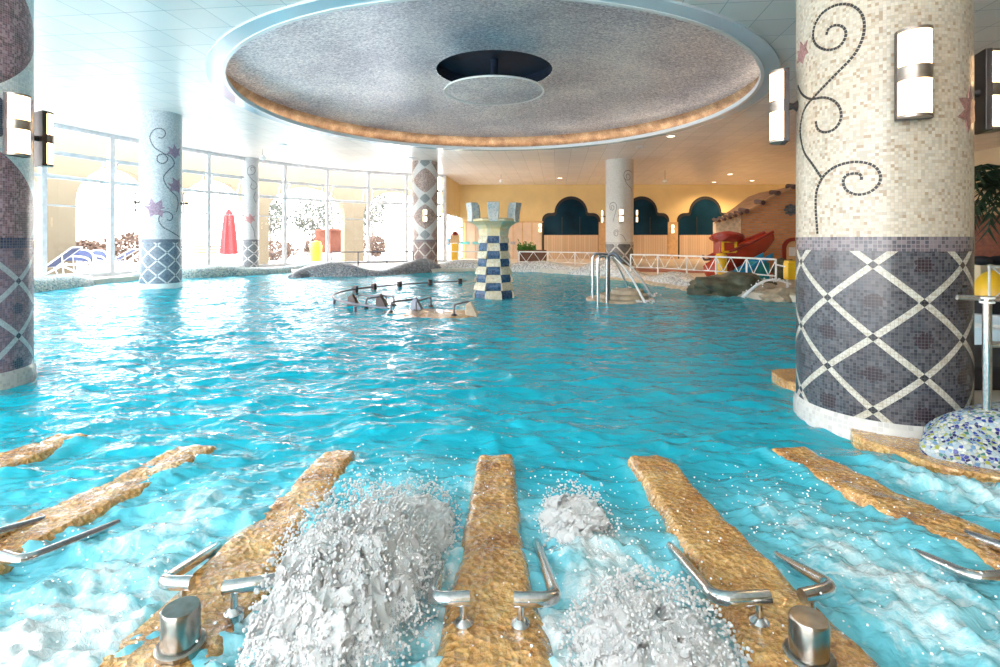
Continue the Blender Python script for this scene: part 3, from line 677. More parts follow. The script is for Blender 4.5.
# slim column
Z = 21.3; C4 = (-(249.5/F)*Z, Z); R4 = .315
lat4 = col_lattice_mat('slate_lattice_mosaic_slim', R4, 4, .45, 1.12, .42, st((.12, .15, .18), (.17, .20, .23)), st((.62, .64, .66), (.66, .68, .7)), (.1, .12, .15), (.1, .12, .15), .022)
up4 = col_upper_mat('grey_mosaic_slim', st((.48, .50, .53), (.54, .56, .58), (.42, .45, .48)))
k4 = 667/130
v4 = [[(112, 105), (106, 98), (110, 88), (122, 90), (130, 105), (122, 122), (100, 128), (88, 112), (94, 90), (116, 80), (132, 95)], [(90, 122), (112, 150), (135, 172), (138, 190), (120, 202), (106, 190), (112, 172)], [(130, 215), (122, 245), (132, 270)], [(110, 350), (108, 380), (122, 410), (128, 450)]]
column('slim grey column with a vine motif in front of the window wall', C4, R4, up4, lat4, band_mat('slate_tile_band_slim', st((.13, .15, .18), (.17, .19, .22)), .024), M['plinth'],
       [trace(230, 150, k4, v, C4, R4) for v in v4], [on_cyl(249.5, 219, C4, R4)+(.4, .2)], zb=-.1, w=.03, lm=mat('dusty_rose_leaf_tesserae', (.45, .22, .22), .5), vm=mat('grey_vine_chips', (.16, .17, .2), .4), zl=(.1, 1.18))
# diamond column at the far end
Z = 22.4; C5 = (-(75/F)*Z, Z); R5 = .55
a5 = math.atan2(-Z, -C5[0]); pk = st((.36, .24, .21), (.46, .32, .28), (.30, .20, .19), (.50, .38, .33))
lat5 = col_lattice_mat('pink_lattice_mosaic', R5, 6, -a5/(2*PI)*6, 1.16, .62, st((.26, .16, .14), (.34, .22, .19), (.22, .14, .13)), st((.62, .57, .53), (.68, .62, .57)), (.28, .2, .2), (.16, .1, .12), .022, sw=.07)
up5 = col_upper_mat('white_and_pink_diamond_mosaic', st((.62, .62, .62), (.68, .68, .68), (.57, .58, .6)), (R5, .5-a5/PI, 3.0, 1.53, pk, st((.20, .24, .26), (.27, .3, .32)), None), .022)
column('far column patterned with stacked pink and grey diamonds', C5, R5, up5, lat5, band_mat('plum_grey_tile_band', st((.2, .17, .19), (.26, .22, .24)), .024), M['plinth'], zb=-.1, zl=(.1, 1.18))
for a_, lab in ((0, 'lit wall lamp on the face of the far diamond column'), (90, 'wall lamp sticking out right of the far diamond column'), (-90, 'wall lamp sticking out left of the far diamond column')):
    sconce(C5, a5+math.radians(a_), R5, 0, 2.27, lab, 'lamp_far')
# vine column at the back right
Z = 21.9; C6 = ((119.5/F)*Z, Z); R6 = .575
a6 = math.atan2(-Z, -C6[0])
lat6 = col_lattice_mat('grey_olive_lattice_mosaic', R6, 5, .2-a6/(2*PI)*5, 1.0, .75, st((.10, .10, .09), (.15, .145, .13), (.08, .08, .08)), st((.58, .55, .50), (.64, .60, .55)), (.3, .27, .25), (.07, .07, .07), .022, sw=.06)
up6 = col_upper_mat('warm_white_mosaic', st((.58, .56, .52), (.64, .62, .58), (.52, .50, .46), (.60, .58, .54)))
k6 = 667/120
v6 = [[(205, 128), (200, 115), (210, 105), (222, 115), (220, 135), (200, 138), (188, 118), (195, 92), (218, 86), (232, 98)], [(190, 125), (205, 160), (228, 185), (232, 200)],
      [(122, 298), (116, 288), (124, 280), (134, 290), (128, 306), (112, 300), (110, 278), (124, 264), (142, 270), (148, 292), (138, 330), (128, 370)], [(142, 440), (138, 430), (148, 424), (156, 436), (148, 450), (134, 442), (134, 424), (148, 416), (162, 426)], [(165, 440), (185, 450), (200, 480)]]
column('warm white column with grey vine spirals in front of the yellow back wall', C6, R6, up6, lat6, band_mat('white_tile_band', st((.6, .58, .54), (.66, .64, .6)), .024), M['plinth'],
       [trace(590, 155, k6, v, C6, R6) for v in v6], zb=-.1, w=.03, vm=mat('grey_vine_chips_far', (.2, .2, .2), .4), zl=(.1, 1.08))
for a_, lab in ((6, 'lit wall lamp on the face of the white vine column by the back wall'), (-96, 'lit wall lamp on the left side of the white vine column'), (96, 'lit wall lamp on the right side of the white vine column')):
    sconce(C6, a6+math.radians(a_), R6, 0, 2.25, lab, 'lamp_far')

# ---------------------------------------------------------------- back wall openings
def arch_outline(x0, x1, zb, sh, top, g=0.0):
    c = (x0+x1)/2; r = (x1-x0)*.27; x0 -= g; x1 += g; r += g; zt = top-(r-g)-.02; rr = .38+g*.4; p = [(x0, zb)]
    for k in range(7): a = PI-PI/2*k/6; p.append((x0+rr+rr*math.cos(a), sh+g-rr+rr*math.sin(a)))
    p.append((c-r-.1, sh+g))
    for k in range(17): a = PI-PI*k/16; p.append((c+r*math.cos(a), max(sh+g+.04, zt+r*math.sin(a))))
    p.append((c+r+.1, sh+g))
    for k in range(7): a = PI/2-PI/2*k/6; p.append((x1-rr+rr*math.cos(a), sh+g-rr+rr*math.sin(a)))
    p.append((x1, zb)); return p
BX = lambda px: (px-500)/F*BW
BZ = lambda py: EYE+(HOR-py)/F*BW
for n_, (a, b_) in enumerate(((544, 598), (616, 667), (679, 731))):
    x0, x1 = BX(a), BX(b_)
    w = struct(MB().plate(arch_outline(x0, x1, .12, BZ(215), BZ(198), .12), BW-.06, BW).build('window_%d' % (16+n_), M['dark_frame']))
    MB().plate(arch_outline(x0, x1, BZ(235), BZ(216), BZ(199)), BW-.09, BW-.05).build('glass_pane', M['dark_glass'], w)
    MB().box(((x0+x1)/2, BW-.1, (BZ(235)+.12)/2), (x1-x0, .08, BZ(235)-.12)).build('slatted_apron', M['slats'], w)
    b = MB()
    for q in (.33, .66): b.box((x0+(x1-x0)*q, BW-.1, (BZ(235)+BZ(217))/2), (.04, .03, BZ(217)-BZ(235)))
    b.build('glazing_bar', M['dark_frame'], w)
pale_slat = mat('pale_wood_panel', (.70, .55, .42), .6, 0, .06, 3)
for n_, (a, b_) in enumerate(((466, 500), (501, 541), (667, 678), (598, 616))):
    struct(MB().box(((BX(a)+BX(b_))/2, BW-.05, (BZ(222)+.12)/2), (BX(b_)-BX(a)-.06, .1, BZ(222)-.12)).build('trim_%d' % (3+n_), pale_slat if n_ < 2 else M['pilaster']))
b = MB()
for k in range(9): b.box((BX(466+9.4*k), BW-.12, (BZ(222)+.12)/2), (.05, .04, BZ(222)-.12))
b.box((BX(503), BW-.13, BZ(222)), (BX(543)-BX(463), .05, .08)); struct(b.build('trim_7', M['pilaster']))
for (px, py, lab) in ((540, 228, 'small lit wall lamp left of the first dark arched window'), (672, 229, 'small lit wall lamp on the tan pier between the second and third arched windows'), (607, 229, 'small lit wall lamp between the first and second arched windows, by the vine column')):
    r = sconce((BX(px), BW+.42), -PI/2, .5-.08+.04, 0, BZ(py), lab, 'lamp_far')
# glazed screen on the left of the back wall and the sign panels
sc_ = MB(); A = Vector((-2.75, 27.0, 0)); B_ = Vector((-2.3, BW, 0)); up = Vector((0, 0, 1))
for k in range(5): p = A.lerp(B_, k/4); sc_.bar(p+up*.1, p+up*2.6, .07, .07)
for z in (.15, 1.1, 2.0, 2.6): sc_.bar(A+up*z, B_+up*z, .06, .06)
w = struct(sc_.build('window_19', M['white_trim'])); MB().add([A+up*.1, B_+up*.1, B_+up*2.6, A+up*2.6], [(0, 1, 2, 3)]).build('glass_pane', M['glass'], w)
Z = 27.5
def pt(px, py, Z): return atd(px, py, Z)
r = thing('pictogram_sign', 'blue square sign with a white swimmer pictogram right of the far diamond column', 'sign', (pt(447, 242, Z).x, Z, 0.12))
p = pt(447, 242, Z)
MB().box((p.x, Z, p.z), (.36, .03, .36)).build('board', M['blue'], r, bevel=.004)
MB().tube([(p.x, Z+.03, .12), (p.x, Z+.03, p.z)], .02, 8).build('stand', M['white_metal'], r)
b = MB(); b.blob((p.x+.05, Z-.02, p.z+.07), (.035, .012, .035), 1); b.bar((p.x-.1, Z-.02, p.z-.02), (p.x+.08, Z-.02, p.z+.03), .012, .04)
for k in range(3): b.box((p.x-.08+.08*k, Z-.02, p.z-.1), (.05, .012, .02))
b.build('pictogram', M['white_metal'], r)
Z = 27.2; p = pt(455, 250, Z)
r = thing('display_stand', 'tan and yellow display stand behind the left railing, right of the blue sign', 'stand', (p.x, Z, .12))
MB().box((p.x, Z, .6), (.38, .3, .95)).build('body', M['yellow'], r, bevel=.03); MB().box((p.x, Z, 1.3), (.48, .36, .42)).build('head', M['pilaster'], r, bevel=.04)
MB().lathe([(.01, 1.5), (.2, 1.5), (.12, 1.68), (.01, 1.7)], (p.x, Z), 16).build('cap', M['red_dark'], r, True)
for k, (px, lab) in enumerate(((463, 'small teal and white notice left of the striped tower top'), (479, 'small teal notice behind the striped tower'), (513, 'small grey notice just right of the striped tower'))):
    p = pt(px, 243, BW-.25); r = MB().box((p.x, BW-.16, p.z), (.8 if k < 2 else .3, .03, .16)).build('notice_board', mat('teal_notice_%d' % k, ((.15, .5, .5), (.2, .55, .55), (.4, .4, .45))[k], .5)); tag(r, lab, 'notice')
Z = 24.5; x0 = (518-500)/F*Z; x1 = (546-500)/F*Z
r = thing('planter_box', 'dark wooden planter with green plants behind the white lattice railing', 'planter', ((x0+x1)/2, Z, .12))
MB().box(((x0+x1)/2, Z, .45), (x1-x0, .5, .66)).build('trough', mat('dark_stained_wood', (.16, .07, .04), .6), r, bevel=.02)
b = MB(); rd = random.Random(5)
for k in range(400):
    q = Vector((rd.uniform(x0, x0+(x1-x0)*.62), Z+rd.uniform(-.22, .22), .75+abs(rd.gauss(0, .14)))); u = Vector((rd.gauss(0, 1), rd.gauss(0, 1), rd.gauss(0, 1)+1)).normalized()*.09; w_ = u.orthogonal().normalized()*.03
    b.add([q-u, q+w_, q+u, q-w_], [(0, 1, 2, 3)])
b.build('foliage', mat('bright_green_leaves', (.07, .25, .04), .6, 0, .4, 8), r)

# ---------------------------------------------------------------- mosaic banks round the pool
def bank(name, label, pts, m, cat='mosaic bank', seed=0, rough=.03, sub=5):
    # pts: (x, y, half width, height)
    P = spline([Vector((p[0], p[1], 0)) for p in pts], sub); Q = spline([Vector((p[2], p[3], 0)) for p in pts], sub)
    n = 18; vs = []
    for i, (p, q) in enumerate(zip(P, Q)):
        d = (P[min(i+1, len(P)-1)]-P[max(i-1, 0)]).normalized(); s_ = Vector((-d.y, d.x, 0)); w_ = max(q.x, .02); h_ = max(q.y, .03)
        for k in range(n+1):
            a = PI*k/n; e = Vector((p.x, p.y, 0))+s_*w_*math.cos(a)+Vector((0, 0, -.12+(h_+.12)*math.sin(a)**.8))
            e += Vector((0, 0, 1))*noise.noise(e*2.3+Vector((seed, 0, 0)))*rough*math.sin(a); vs.append(e)
    b = MB(); m_ = len(P); b.add(vs, [(i*(n+1)+k, i*(n+1)+k+1, (i+1)*(n+1)+k+1, (i+1)*(n+1)+k) for i in range(m_-1) for k in range(n)]+[tuple(range(n+1)), tuple(range((m_-1)*(n+1), m_*(n+1)))[::-1]])
    o = b.build(name, m, None, True, flat_ang=60); return tag(o, label, cat)
def bk(px, py, h, w=.45): p = onz(px, py, 0); return (p.x, p.y+w*.8, w, h)
bank('mosaic_bank', 'green grey mosaic bank between the leftmost column and the first window posts', [(-11.8, 7.5, .4, .3), (-11.75, 10.5, .45, .36), bk(40, 289, .34), bk(58, 287, .34), bk(76, 284, .22, .35), (-12.15, 15.45, .12, .1)], M['mosaic_rim_green'])
bank('mosaic_bank', 'low green grey mosaic bank passing behind the wide pale blue column', [(-12.05, 15.6, .1, .12), bk(128, 280, .2, .35), bk(160, 278.5, .3), bk(190, 278, .33), bk(212, 276.5, .38), bk(240, 275, .28), bk(275, 273, .22, .35), bk(310, 271, .30, .4), bk(335, 270.5, .2, .3)], M['mosaic_rim_green'])
bank('mosaic_bank', 'dark slate mosaic bank in front of the grey railing', [bk(290, 277.5, .1, .2), bk(303, 276.5, .34), bk(328, 276, .46), bk(350, 275.8, .38), bk(375, 275.2, .16, .4), bk(400, 273.5, .36), bk(425, 272, .52), bk(436, 271.5, .3, .4)], M['mosaic_rim_grey'])
bank('mosaic_bank', 'beige grey mosaic bank behind the striped tower', [bk(436, 271.5, .25, .4), bk(452, 271, .42), bk(475, 271, .42), bk(500, 271, .25), bk(525, 271.5, .36), bk(545, 272, .42), bk(565, 273, .30), bk(585, 274.5, .28)], M['mosaic_rim_beige'])
bank('mosaic_bank', 'long pale mosaic bank below the white vine column and the lattice railing', [bk(583, 274.5, .3), bk(600, 275.5, .50), bk(612, 276, .55), bk(628, 278, .38), bk(645, 280.5, .18, .4), bk(662, 283, .22), bk(680, 286, .38), bk(697, 289, .26), bk(720, 291, .16, .5), bk(745, 292, .18, .5), bk(768, 293, .1, .4)], M['mosaic_rim_beige'])
co = MB()
o = bank('stone_coping', 'narrow tan coping stone along the water under the pale mosaic bank', [(*onz(600, 277.5).xy, .14, .06), (*onz(640, 281.8).xy, .14, .07), (*onz(672, 287).xy, .16, .07), (*onz(700, 291.5).xy, .18, .08), (*onz(722, 293.5).xy, .15, .06)], M['coping'], 'coping', 3)
b = MB(); b.blob((5.35, 12.0, .12), (.95, .55, .38), 4, .35, 1.8, 3); tag(b.build('dark_rock', M['rock'], None, True, flat_ang=50), 'dark mossy rock at the water edge under the end of the lattice railing', 'rock')
for k, (px, py, rx, rz, lab) in enumerate(((768, 297, .34, .22, 'tan rock beside the dark mossy rock where the slide water lands'), (788, 301, .42, .2, 'wet tan rock half hidden by the thick right column'), (790, 284, .4, .34, 'upper dark rock under the yellow box'))):
    p = onz(px, py); b = MB(); b.blob((p.x, p.y+.2, rz*.3+(.25 if k == 2 else 0)), (rx, rx*.7, rz), 3, .4, 2, 9+k); tag(b.build('rock', M['rock_light'] if k < 2 else M['rock'], None, True, flat_ang=50), lab, 'rock')

# ---------------------------------------------------------------- railings
def railing(name, label, pts, zt, zb, m, lattice=True, thick=.02, post=.024):
    r = thing(name, label, 'railing', (pts[0][0], pts[0][1], .1)); P = [Vector((p[0], p[1], 0)) for p in pts]; u = Vector((0, 0, 1))
    for i, p in enumerate(P): MB().tube([p+u*.05, p+u*zt], post, 8).build('post', m, r, True)
    b = MB(); b.tube([p+u*zt for p in P], thick*1.15, 8); b.build('top_rail', m, r, True)
    b = MB(); b.tube([p+u*zb for p in P], thick*.8, 8); b.build('bottom_rail', m, r, True)
    if lattice:
        for i in range(len(P)-1):
            b = MB(); a, c = P[i], P[i+1]; N = 2
            for k in range(N):
                p0 = a.lerp(c, k/N); p1 = a.lerp(c, (k+.5)/N); p2 = a.lerp(c, (k+1)/N)
                b.tube([p0+u*zt, p1+u*zb], thick*.55, 6); b.tube([p1+u*zb, p2+u*zt], thick*.55, 6)
            b.build('zigzag_bars', m, r, True)
    return r
hz = [(630.6, 254.5), (658, 255), (686.7, 256), (716, 256.8), (746.6, 258), (776, 259.5)]
rp = [((px-500)/F*(244/(py-240)), 244/(py-240)) for px, py in hz]
railing('lattice_railing', 'white zigzag lattice railing along the bank below the red boat', rp, .78, .38, M['white_metal'])
rp2 = [((px-500)/F*Z_, Z_) for px, Z_ in ((519, 21.7), (548, 21.3), (575, 20.6), (600, 19.6), (612, 18.9))]
railing('lattice_railing', 'white zigzag lattice railing left of the white vine column', rp2, .76, .34, M['white_metal'])
rp3 = [((px-500)/F*Z_, Z_) for px, Z_ in ((331, 20.2), (358, 20.5), (387, 20.9), (413, 21.4))]
railing('plain_railing', 'thin grey two bar railing above the dark slate bank', rp3, .78, .37, M['steel_dull'], False)
rp4 = [((px-500)/F*Z_, Z_) for px, Z_ in ((439, 22.0), (458, 22.0), (480, 22.0))]
railing('plain_railing', 'short thin railing between the diamond column and the striped tower', rp4, .76, .36, M['white_metal'], False)

# ---------------------------------------------------------------- play house, boat, yellow things
ZH = 18.0; hp = lambda px, py, Z=ZH: ((px-500)/F*Z, EYE+(HOR-py)/F*Z)
eave = [hp(*q) for q in ((713, 221.5), (728, 217), (741, 212), (757, 204), (770, 195), (787, 188), (800, 185), (850, 176))]
rh = thing('play_house', 'orange brick play house with a sloping scalloped roof at the right of the hall', 'play house', (eave[0][0], ZH, .12))
def up_to(x):
    for (a, za), (b_, zb_) in zip(eave, eave[1:]):
        if a <= x <= b_: return za+(zb_-za)*(x-a)/(b_-a)
xs_ = eave[2][0]
MB().plate([(eave[0][0]+.1, .1), (xs_, .1), (xs_, eave[2][1]-.03), (eave[0][0]+.1, eave[0][1]-.02)], ZH, ZH+.25).build('rendered_wall', M['cream_brick'], rh)
dx0, dx1 = hp(781, 0)[0], hp(800, 0)[0]
MB().plate([(xs_, .1)]+[(eave[-1][0], .1)]+[(x, z-.03) for x, z in eave[:1:-1]], ZH-.06, ZH+.25).build('brick_wall', M['brick'], rh)
b = MB(); back = [hp(*q, 21.5) for q in ((722, 221), (736, 206), (748, 197), (760, 192.5), (774, 190), (787, 187), (800, 184), (840, 178))]
vs = [(x, ZH-.15, z) for x, z in eave]+[(x, 21.5, z) for x, z in back]; n = len(eave)
b.add(vs+[(x, y, z-.08) for x, y, z in vs], [(i, i+1, n+i+1, n+i) for i in range(n-1)]+[(2*n+i, 2*n+n+i, 2*n+n+i+1, 2*n+i+1) for i in range(n-1)]+[(i, 2*n+i, 2*n+i+1, i+1) for i in range(n-1)])
b.build('roof', M['roof_tan'], rh, True)
L = 0; cum = [0]
for (a, za), (c_, zc_) in zip(eave, eave[1:]): L += math.hypot(c_-a, zc_-za); cum.append(L)
def eat(s_):
    for i in range(len(cum)-1):
        if s_ <= cum[i+1]: q = (s_-cum[i])/(cum[i+1]-cum[i]); return (eave[i][0]+(eave[i+1][0]-eave[i][0])*q, eave[i][1]+(eave[i+1][1]-eave[i][1])*q)
s_ = .1; k = 0
while s_ < cum[6]:
    x, z = eat(s_); big = s_ > cum[2]-.1
    rr = .085 if big else .055
    MB().tube([(x, ZH-.30, z-.02), (x, ZH+.2, z+.05)], rr, 10).build('roof_tile', M['roof_tile'], rh, True); s_ += .62 if big else .2
x, z = hp(789, 210); b = MB()
for k in range(8): b.blob((x+.17*math.cos(k*PI/4), ZH-.1, z+.15*math.sin(k*PI/4)), (.085, .05, .06), 1)
b.blob((x, ZH-.1, z), (.11, .08, .11), 2); b.build('flower_emblem', mat('grey_blue_plaster', (.12, .12, .13), .6), rh, True)
# red arched doorway
x0, zt = hp(781, 237); x1 = x0+.75; c_ = (x0+x1)/2
out = [(x0, .1), (x0, zt-.35)]+[(c_+(x1-x0)/2*math.cos(PI-PI*k/10), zt-.35+.33*math.sin(PI*k/10)) for k in range(1, 10)]+[(x1, zt-.35), (x1, .1)]
inn = [(x0+.12, .1), (x0+.12, zt-.4)]+[(c_+((x1-x0)/2-.12)*math.cos(PI-PI*k/10), zt-.4+.26*math.sin(PI*k/10)) for k in range(1, 10)]+[(x1-.12, zt-.4), (x1-.12, .1)]
MB().plate(out, ZH-.12, ZH-.06).build('door_surround', M['red_dark'], rh); MB().plate(inn, ZH-.14, ZH-.1).build('door_leaf', M['pilaster'], rh)
MB().box((c_-.05, ZH-.15, zt-.5), (.26, .03, .3)).build('door_poster', M['white_trim'], rh)
MB().box((c_-.05, ZH-.15, zt-1.0), (.26, .03, .3)).build('door_poster', M['white_trim'], rh)
# boat
Z = 16.4; bx0, bz0 = hp(711, 258, Z); bx1, bz1 = hp(769, 233, Z)
bt = thing('play_boat', 'glossy red play boat tilted up to the right on the bank', 'play boat', ((bx0+bx1)/2, Z, .12)); d = Vector((bx1-bx0, 0, bz1-bz0)); L = d.length; d.normalize(); nz = Vector((-d.z, 0, d.x))
b = MB(); n = 12; m_ = 14; vs = []
for i in range(m_+1):
    t_ = i/m_; w_ = .42*math.sin(PI*min(1, .12+t_*.75))**.6; dep = .18+.5*math.sin(PI*min(.98, t_*.9+.05))**.7
    for k in range(n+1):
        a = PI*k/n; q = Vector((bx0, Z, bz0))+d*L*t_+Vector((0, w_*math.cos(a), 0))-nz*dep*math.sin(a)*.9+nz*.0; vs.append(q)
b.add(vs, [(i*(n+1)+k, i*(n+1)+k+1, (i+1)*(n+1)+k+1, (i+1)*(n+1)+k) for i in range(m_) for k in range(n)]+[tuple(range(n+1)), tuple(range(m_*(n+1), (m_+1)*(n+1)))[::-1]]+[(i*(n+1), (i+1)*(n+1), (i+1)*(n+1)+n, i*(n+1)+n) for i in range(m_)])
b.build('hull', M['red'], bt, True)
b = MB()
for k in (0, n): b.tube([vs[i*(n+1)+k]+Vector((0, 0, .03)) for i in range(m_+1)], .05, 8)
b.build('gunwale', M['red_dark'], bt, True)
cx_, cz_ = hp(724, 244, Z)
b = MB(); b.box((cx_, Z-.1, cz_-.12), (.58, .5, .5)); b.build('cabin', M['red'], bt, bevel=.03)
b = MB(); b.blob((cx_+.05, Z-.1, cz_+.2), (.52, .42, .2), 3, .15, 3, 2); b.build('cabin_roof', M['red_dark'], bt, True)
b = MB()
for a, c_ in (((-.2, -.2), (.2, -.2)), ((.2, -.2), (.2, .12)), ((.2, .12), (-.2, .12)), ((-.2, .12), (-.2, -.2))): b.bar((cx_+a[0], Z-.38, cz_-.04+a[1]), (cx_+c_[0], Z-.38, cz_-.04+c_[1]), .05, .06)
b.build('window_frame', M['yellow'], bt)
b = MB(); b.tube(spline([(bx0-.25, Z, bz0+.1), (bx0-.2, Z, bz0-.05), (bx0+.1, Z, bz0-.02)]), .035, 8); b.build('bow_hook', M['dark_metal'], bt, True)
MB().box(((bx0+bx1)/2+.1, Z, (bz0+.1)/2-.05), (1.0, .5, .75)).build('cradle', M['red_dark'], bt, bevel=.05)
# red low wall piece, slide, post
x0, z0 = hp(704, 262, 15.6); x1, _ = hp(735, 262, 15.6)
b = MB(); b.blob(((x0+x1)/2, 15.6, .35), ((x1-x0)/2, .35, .36), 3, .1, 2, 4); tag(b.build('red_play_mound', M['red'], None, True), 'rounded red play mound behind the lattice railing under the boat bow', 'play mound')
x, z = hp(721, 256, 14.9); r = thing('yellow_play_post', 'thick yellow round post behind the lattice railing', 'post', (x, 14.9, .12))
MB().lathe([(.16, .1), (.16, .78), (.12, .86), (.01, .88)], (x, 14.9), 24).build('post_body', M['yellow'], r, True); MB().lathe([(.17, .3), (.175, .33), (.17, .36)], (x, 14.9), 24).build('collar', M['yellow'], r, True)
x0, _ = hp(728, 0, 15.2); x1, _ = hp(770, 0, 15.2)
r = thing('blue_play_slide', 'blue and teal play slide behind the lattice railing right of the yellow post', 'slide', ((x0+x1)/2, 15.2, .12))
b = MB(); P_ = spline([(x0-.05, 15.2, .2), (x0+.35, 15.2, .24), (x0+.8, 15.25, .5), (x1, 15.3, .72)], 6); vs = []
for p in P_:
    for q, h in ((-.3, .16), (-.27, 0), (0, -.04), (.27, 0), (.3, .16)): vs.append((p.x, p.y+q, p.z+h))
b.add(vs, [(i*5+k, i*5+k+1, i*5+k+6, i*5+k+5) for i in range(len(P_)-1) for k in range(4)])
o = b.build('chute', M['blue'], r, True); q = o.modifiers.new('thick', 'SOLIDIFY'); q.thickness = .03
MB().box((x1-.25, 15.35, .36), (.4, .5, .5)).build('tower_block', mat('teal_plastic', (.03, .32, .34), .4), r, bevel=.04)
MB().box(((x0+x1)/2, 15.5, .25), (.7, .3, .3)).build('support', mat('teal_plastic_b', (.05, .38, .42), .4), r, bevel=.04)
Z = 11.6; x, z = hp(791, 271, Z)
r = thing('yellow_box', 'yellow box with a rounded hood hung at the end of the lattice railing', 'box', (x, Z, z-.2))
MB().box((x, Z, z), (.26, .2, .38)).build('body', M['yellow'], r, bevel=.03); MB().box((x-.02, Z-.02, z+.2), (.2, .22, .07)).build('lid', M['yellow'], r, bevel=.02)
MB().tube([(x-.02, Z+.12, -.05), (x-.02, Z+.12, z)], .025, 8).build('pole', M['white_metal'], r, True)
MB().bar((rp[-1][0], rp[-1][1], z+.1), (x-.13, Z, z+.1), .03, .03).build('arm', M['white_metal'], r)
# step in front of the back wall
struct(MB().prism([(4.3, 18.6), (9.5, 16.9), (9.8, 18), (4.6, 19.4)], .1, .2).build('trim_8', M['red_floor']))
# slide water arc
b = MB(); p0 = atd(790, 284, 11.3); p2 = onz(742, 298); arc = [p0.lerp(p2, t_)+Vector((0, 0, .28*math.sin(PI*t_)*.8)) for t_ in [k/14 for k in range(15)]]
b.tube(arc, [.018+.02*k/14 for k in range(15)], 8)
for k in range(30): t_ = random.random(); p = p0.lerp(p2, t_)+Vector((random.gauss(0, .04), random.gauss(0, .04), .22*math.sin(PI*t_)+random.gauss(0, .03))); b.blob(p, (.018, .018, .018), 1)
tag(b.build('water_stream', M['stream'], None, True), 'white arc of water falling into the pool from the rocks by the yellow box', 'water jet')

# ---------------------------------------------------------------- striped tower in the pool
TX, TY = -.14, 11.6
tw = thing('striped_tower', 'castle shaped tower with blue and cream checked blocks standing in the pool', 'tower', (TX, TY, 0))
navy_t = pebble_mat('cobalt_tower_mosaic', st((.015, .065, .17), (.03, .10, .23), (.01, .04, .12), (.05, .13, .26)), 30, (.06, .11, .18))
cream_t = pebble_mat('cream_tower_mosaic', st((.66, .58, .40), (.74, .68, .52), (.58, .50, .33), (.70, .66, .56)), 26, (.6, .55, .42))
ring8 = lambda rr, z: [(TX+rr/math.cos(PI/8)*math.cos(-PI/2+PI/8+k*PI/4), TY+rr/math.cos(PI/8)*math.sin(-PI/2+PI/8+k*PI/4), z) for k in range(8)]
rh_ = .172
for row in range(8):
    z0 = row*rh_-.02; z1 = z0+rh_; base = lambda z: .315+.11*(1-z/1.36)**1.2 if z < 1.36 else .315
    for k in range(8):
        blue = (row+k) % 2 == 0
        r0, r1 = base(max(0, z0)), base(max(0, z1))
        if blue: ra, rm, rb = r0*.95, r0*.98, r1*.96
        else: ra, rm, rb = r0*1.10, r0*1.06, r1*.98
        A_, Mi, B2 = ring8(ra, z0 if row else -1.3), ring8(rm, (z0+z1)/2), ring8(rb, z1); j = (k+1) % 8
        c0 = (TX, TY, z0 if row else -1.3); c1 = (TX, TY, z1)
        b = MB(); b.add([A_[k], A_[j], Mi[j], Mi[k], B2[j], B2[k], c0, c1], [(0, 1, 2, 3), (3, 2, 4, 5), (6, 1, 0), (7, 5, 4), (6, 0, 3), (6, 3, 5), (6, 5, 7), (6, 2, 1), (6, 4, 2), (6, 7, 4)])
        b.build('tower_block', navy_t if blue else cream_t, tw, bevel=.012)
cap_m = NT('aqua_gold_capital_mosaic'); o_ = cap_m.obj(); n_ = cap_m.noise(o_, 4, 2); vo = cap_m.voro(o_, 30); xs2 = cap_m.N('ShaderNodeSeparateColor'); cap_m.L(vo.outputs['Color'], xs2.inputs[0])
cap_m.set(cap_m.mix(E(cap_m.nt, xs2.outputs[0])*.4, cap_m.ramp(n_, [(.38, (.62, .42, .14)), (.56, (.68, .58, .34)), (.72, (.42, .54, .50))]), (.6, .6, .5)), .35)
b = MB(); rings = [ring8(r_, z) for r_, z in ((.32, 1.34), (.33, 1.42), (.34, 1.50), (.40, 1.57), (.49, 1.62), (.57, 1.66), (.57, 1.71), (.46, 1.73), (.2, 1.70))]
vs = [p for q in rings for p in q]; b.add(vs, [(i*8+k, i*8+(k+1) % 8, (i+1)*8+(k+1) % 8, (i+1)*8+k) for i in range(len(rings)-1) for k in range(8)]+[tuple(range(64, 72))])
b.build('capital', cap_m.m, tw, bevel=.01)
mer = pebble_mat('grey_aqua_merlon_mosaic', st((.40, .46, .47), (.50, .52, .50), (.28, .38, .42), (.55, .52, .48)), 30, (.45, .47, .46))
for k in range(6):
    a = -PI/2+k*PI/3; mt = Matrix.Translation((TX, TY, 0))@Matrix.Rotation(a, 4, 'Z'); b = MB()
    pr = [(.40, -.09, 1.68), (.40, .09, 1.68), (.60, .09, 1.64), (.60, -.09, 1.64), (.42, -.12, 1.88), (.42, .12, 1.88), (.60, .12, 1.84), (.60, -.12, 1.84), (.46, -.13, 2.06), (.46, .13, 2.06), (.64, .13, 2.06), (.64, -.13, 2.06)]
    b.add([mt@Vector(p) for p in pr], [(0, 1, 2, 3), (8, 11, 10, 9)]+[(j*4+q, j*4+(q+1) % 4, j*4+4+(q+1) % 4, j*4+4+q) for j in (0, 1) for q in range(4)])
    b.build('merlon', mer, tw, bevel=.015)

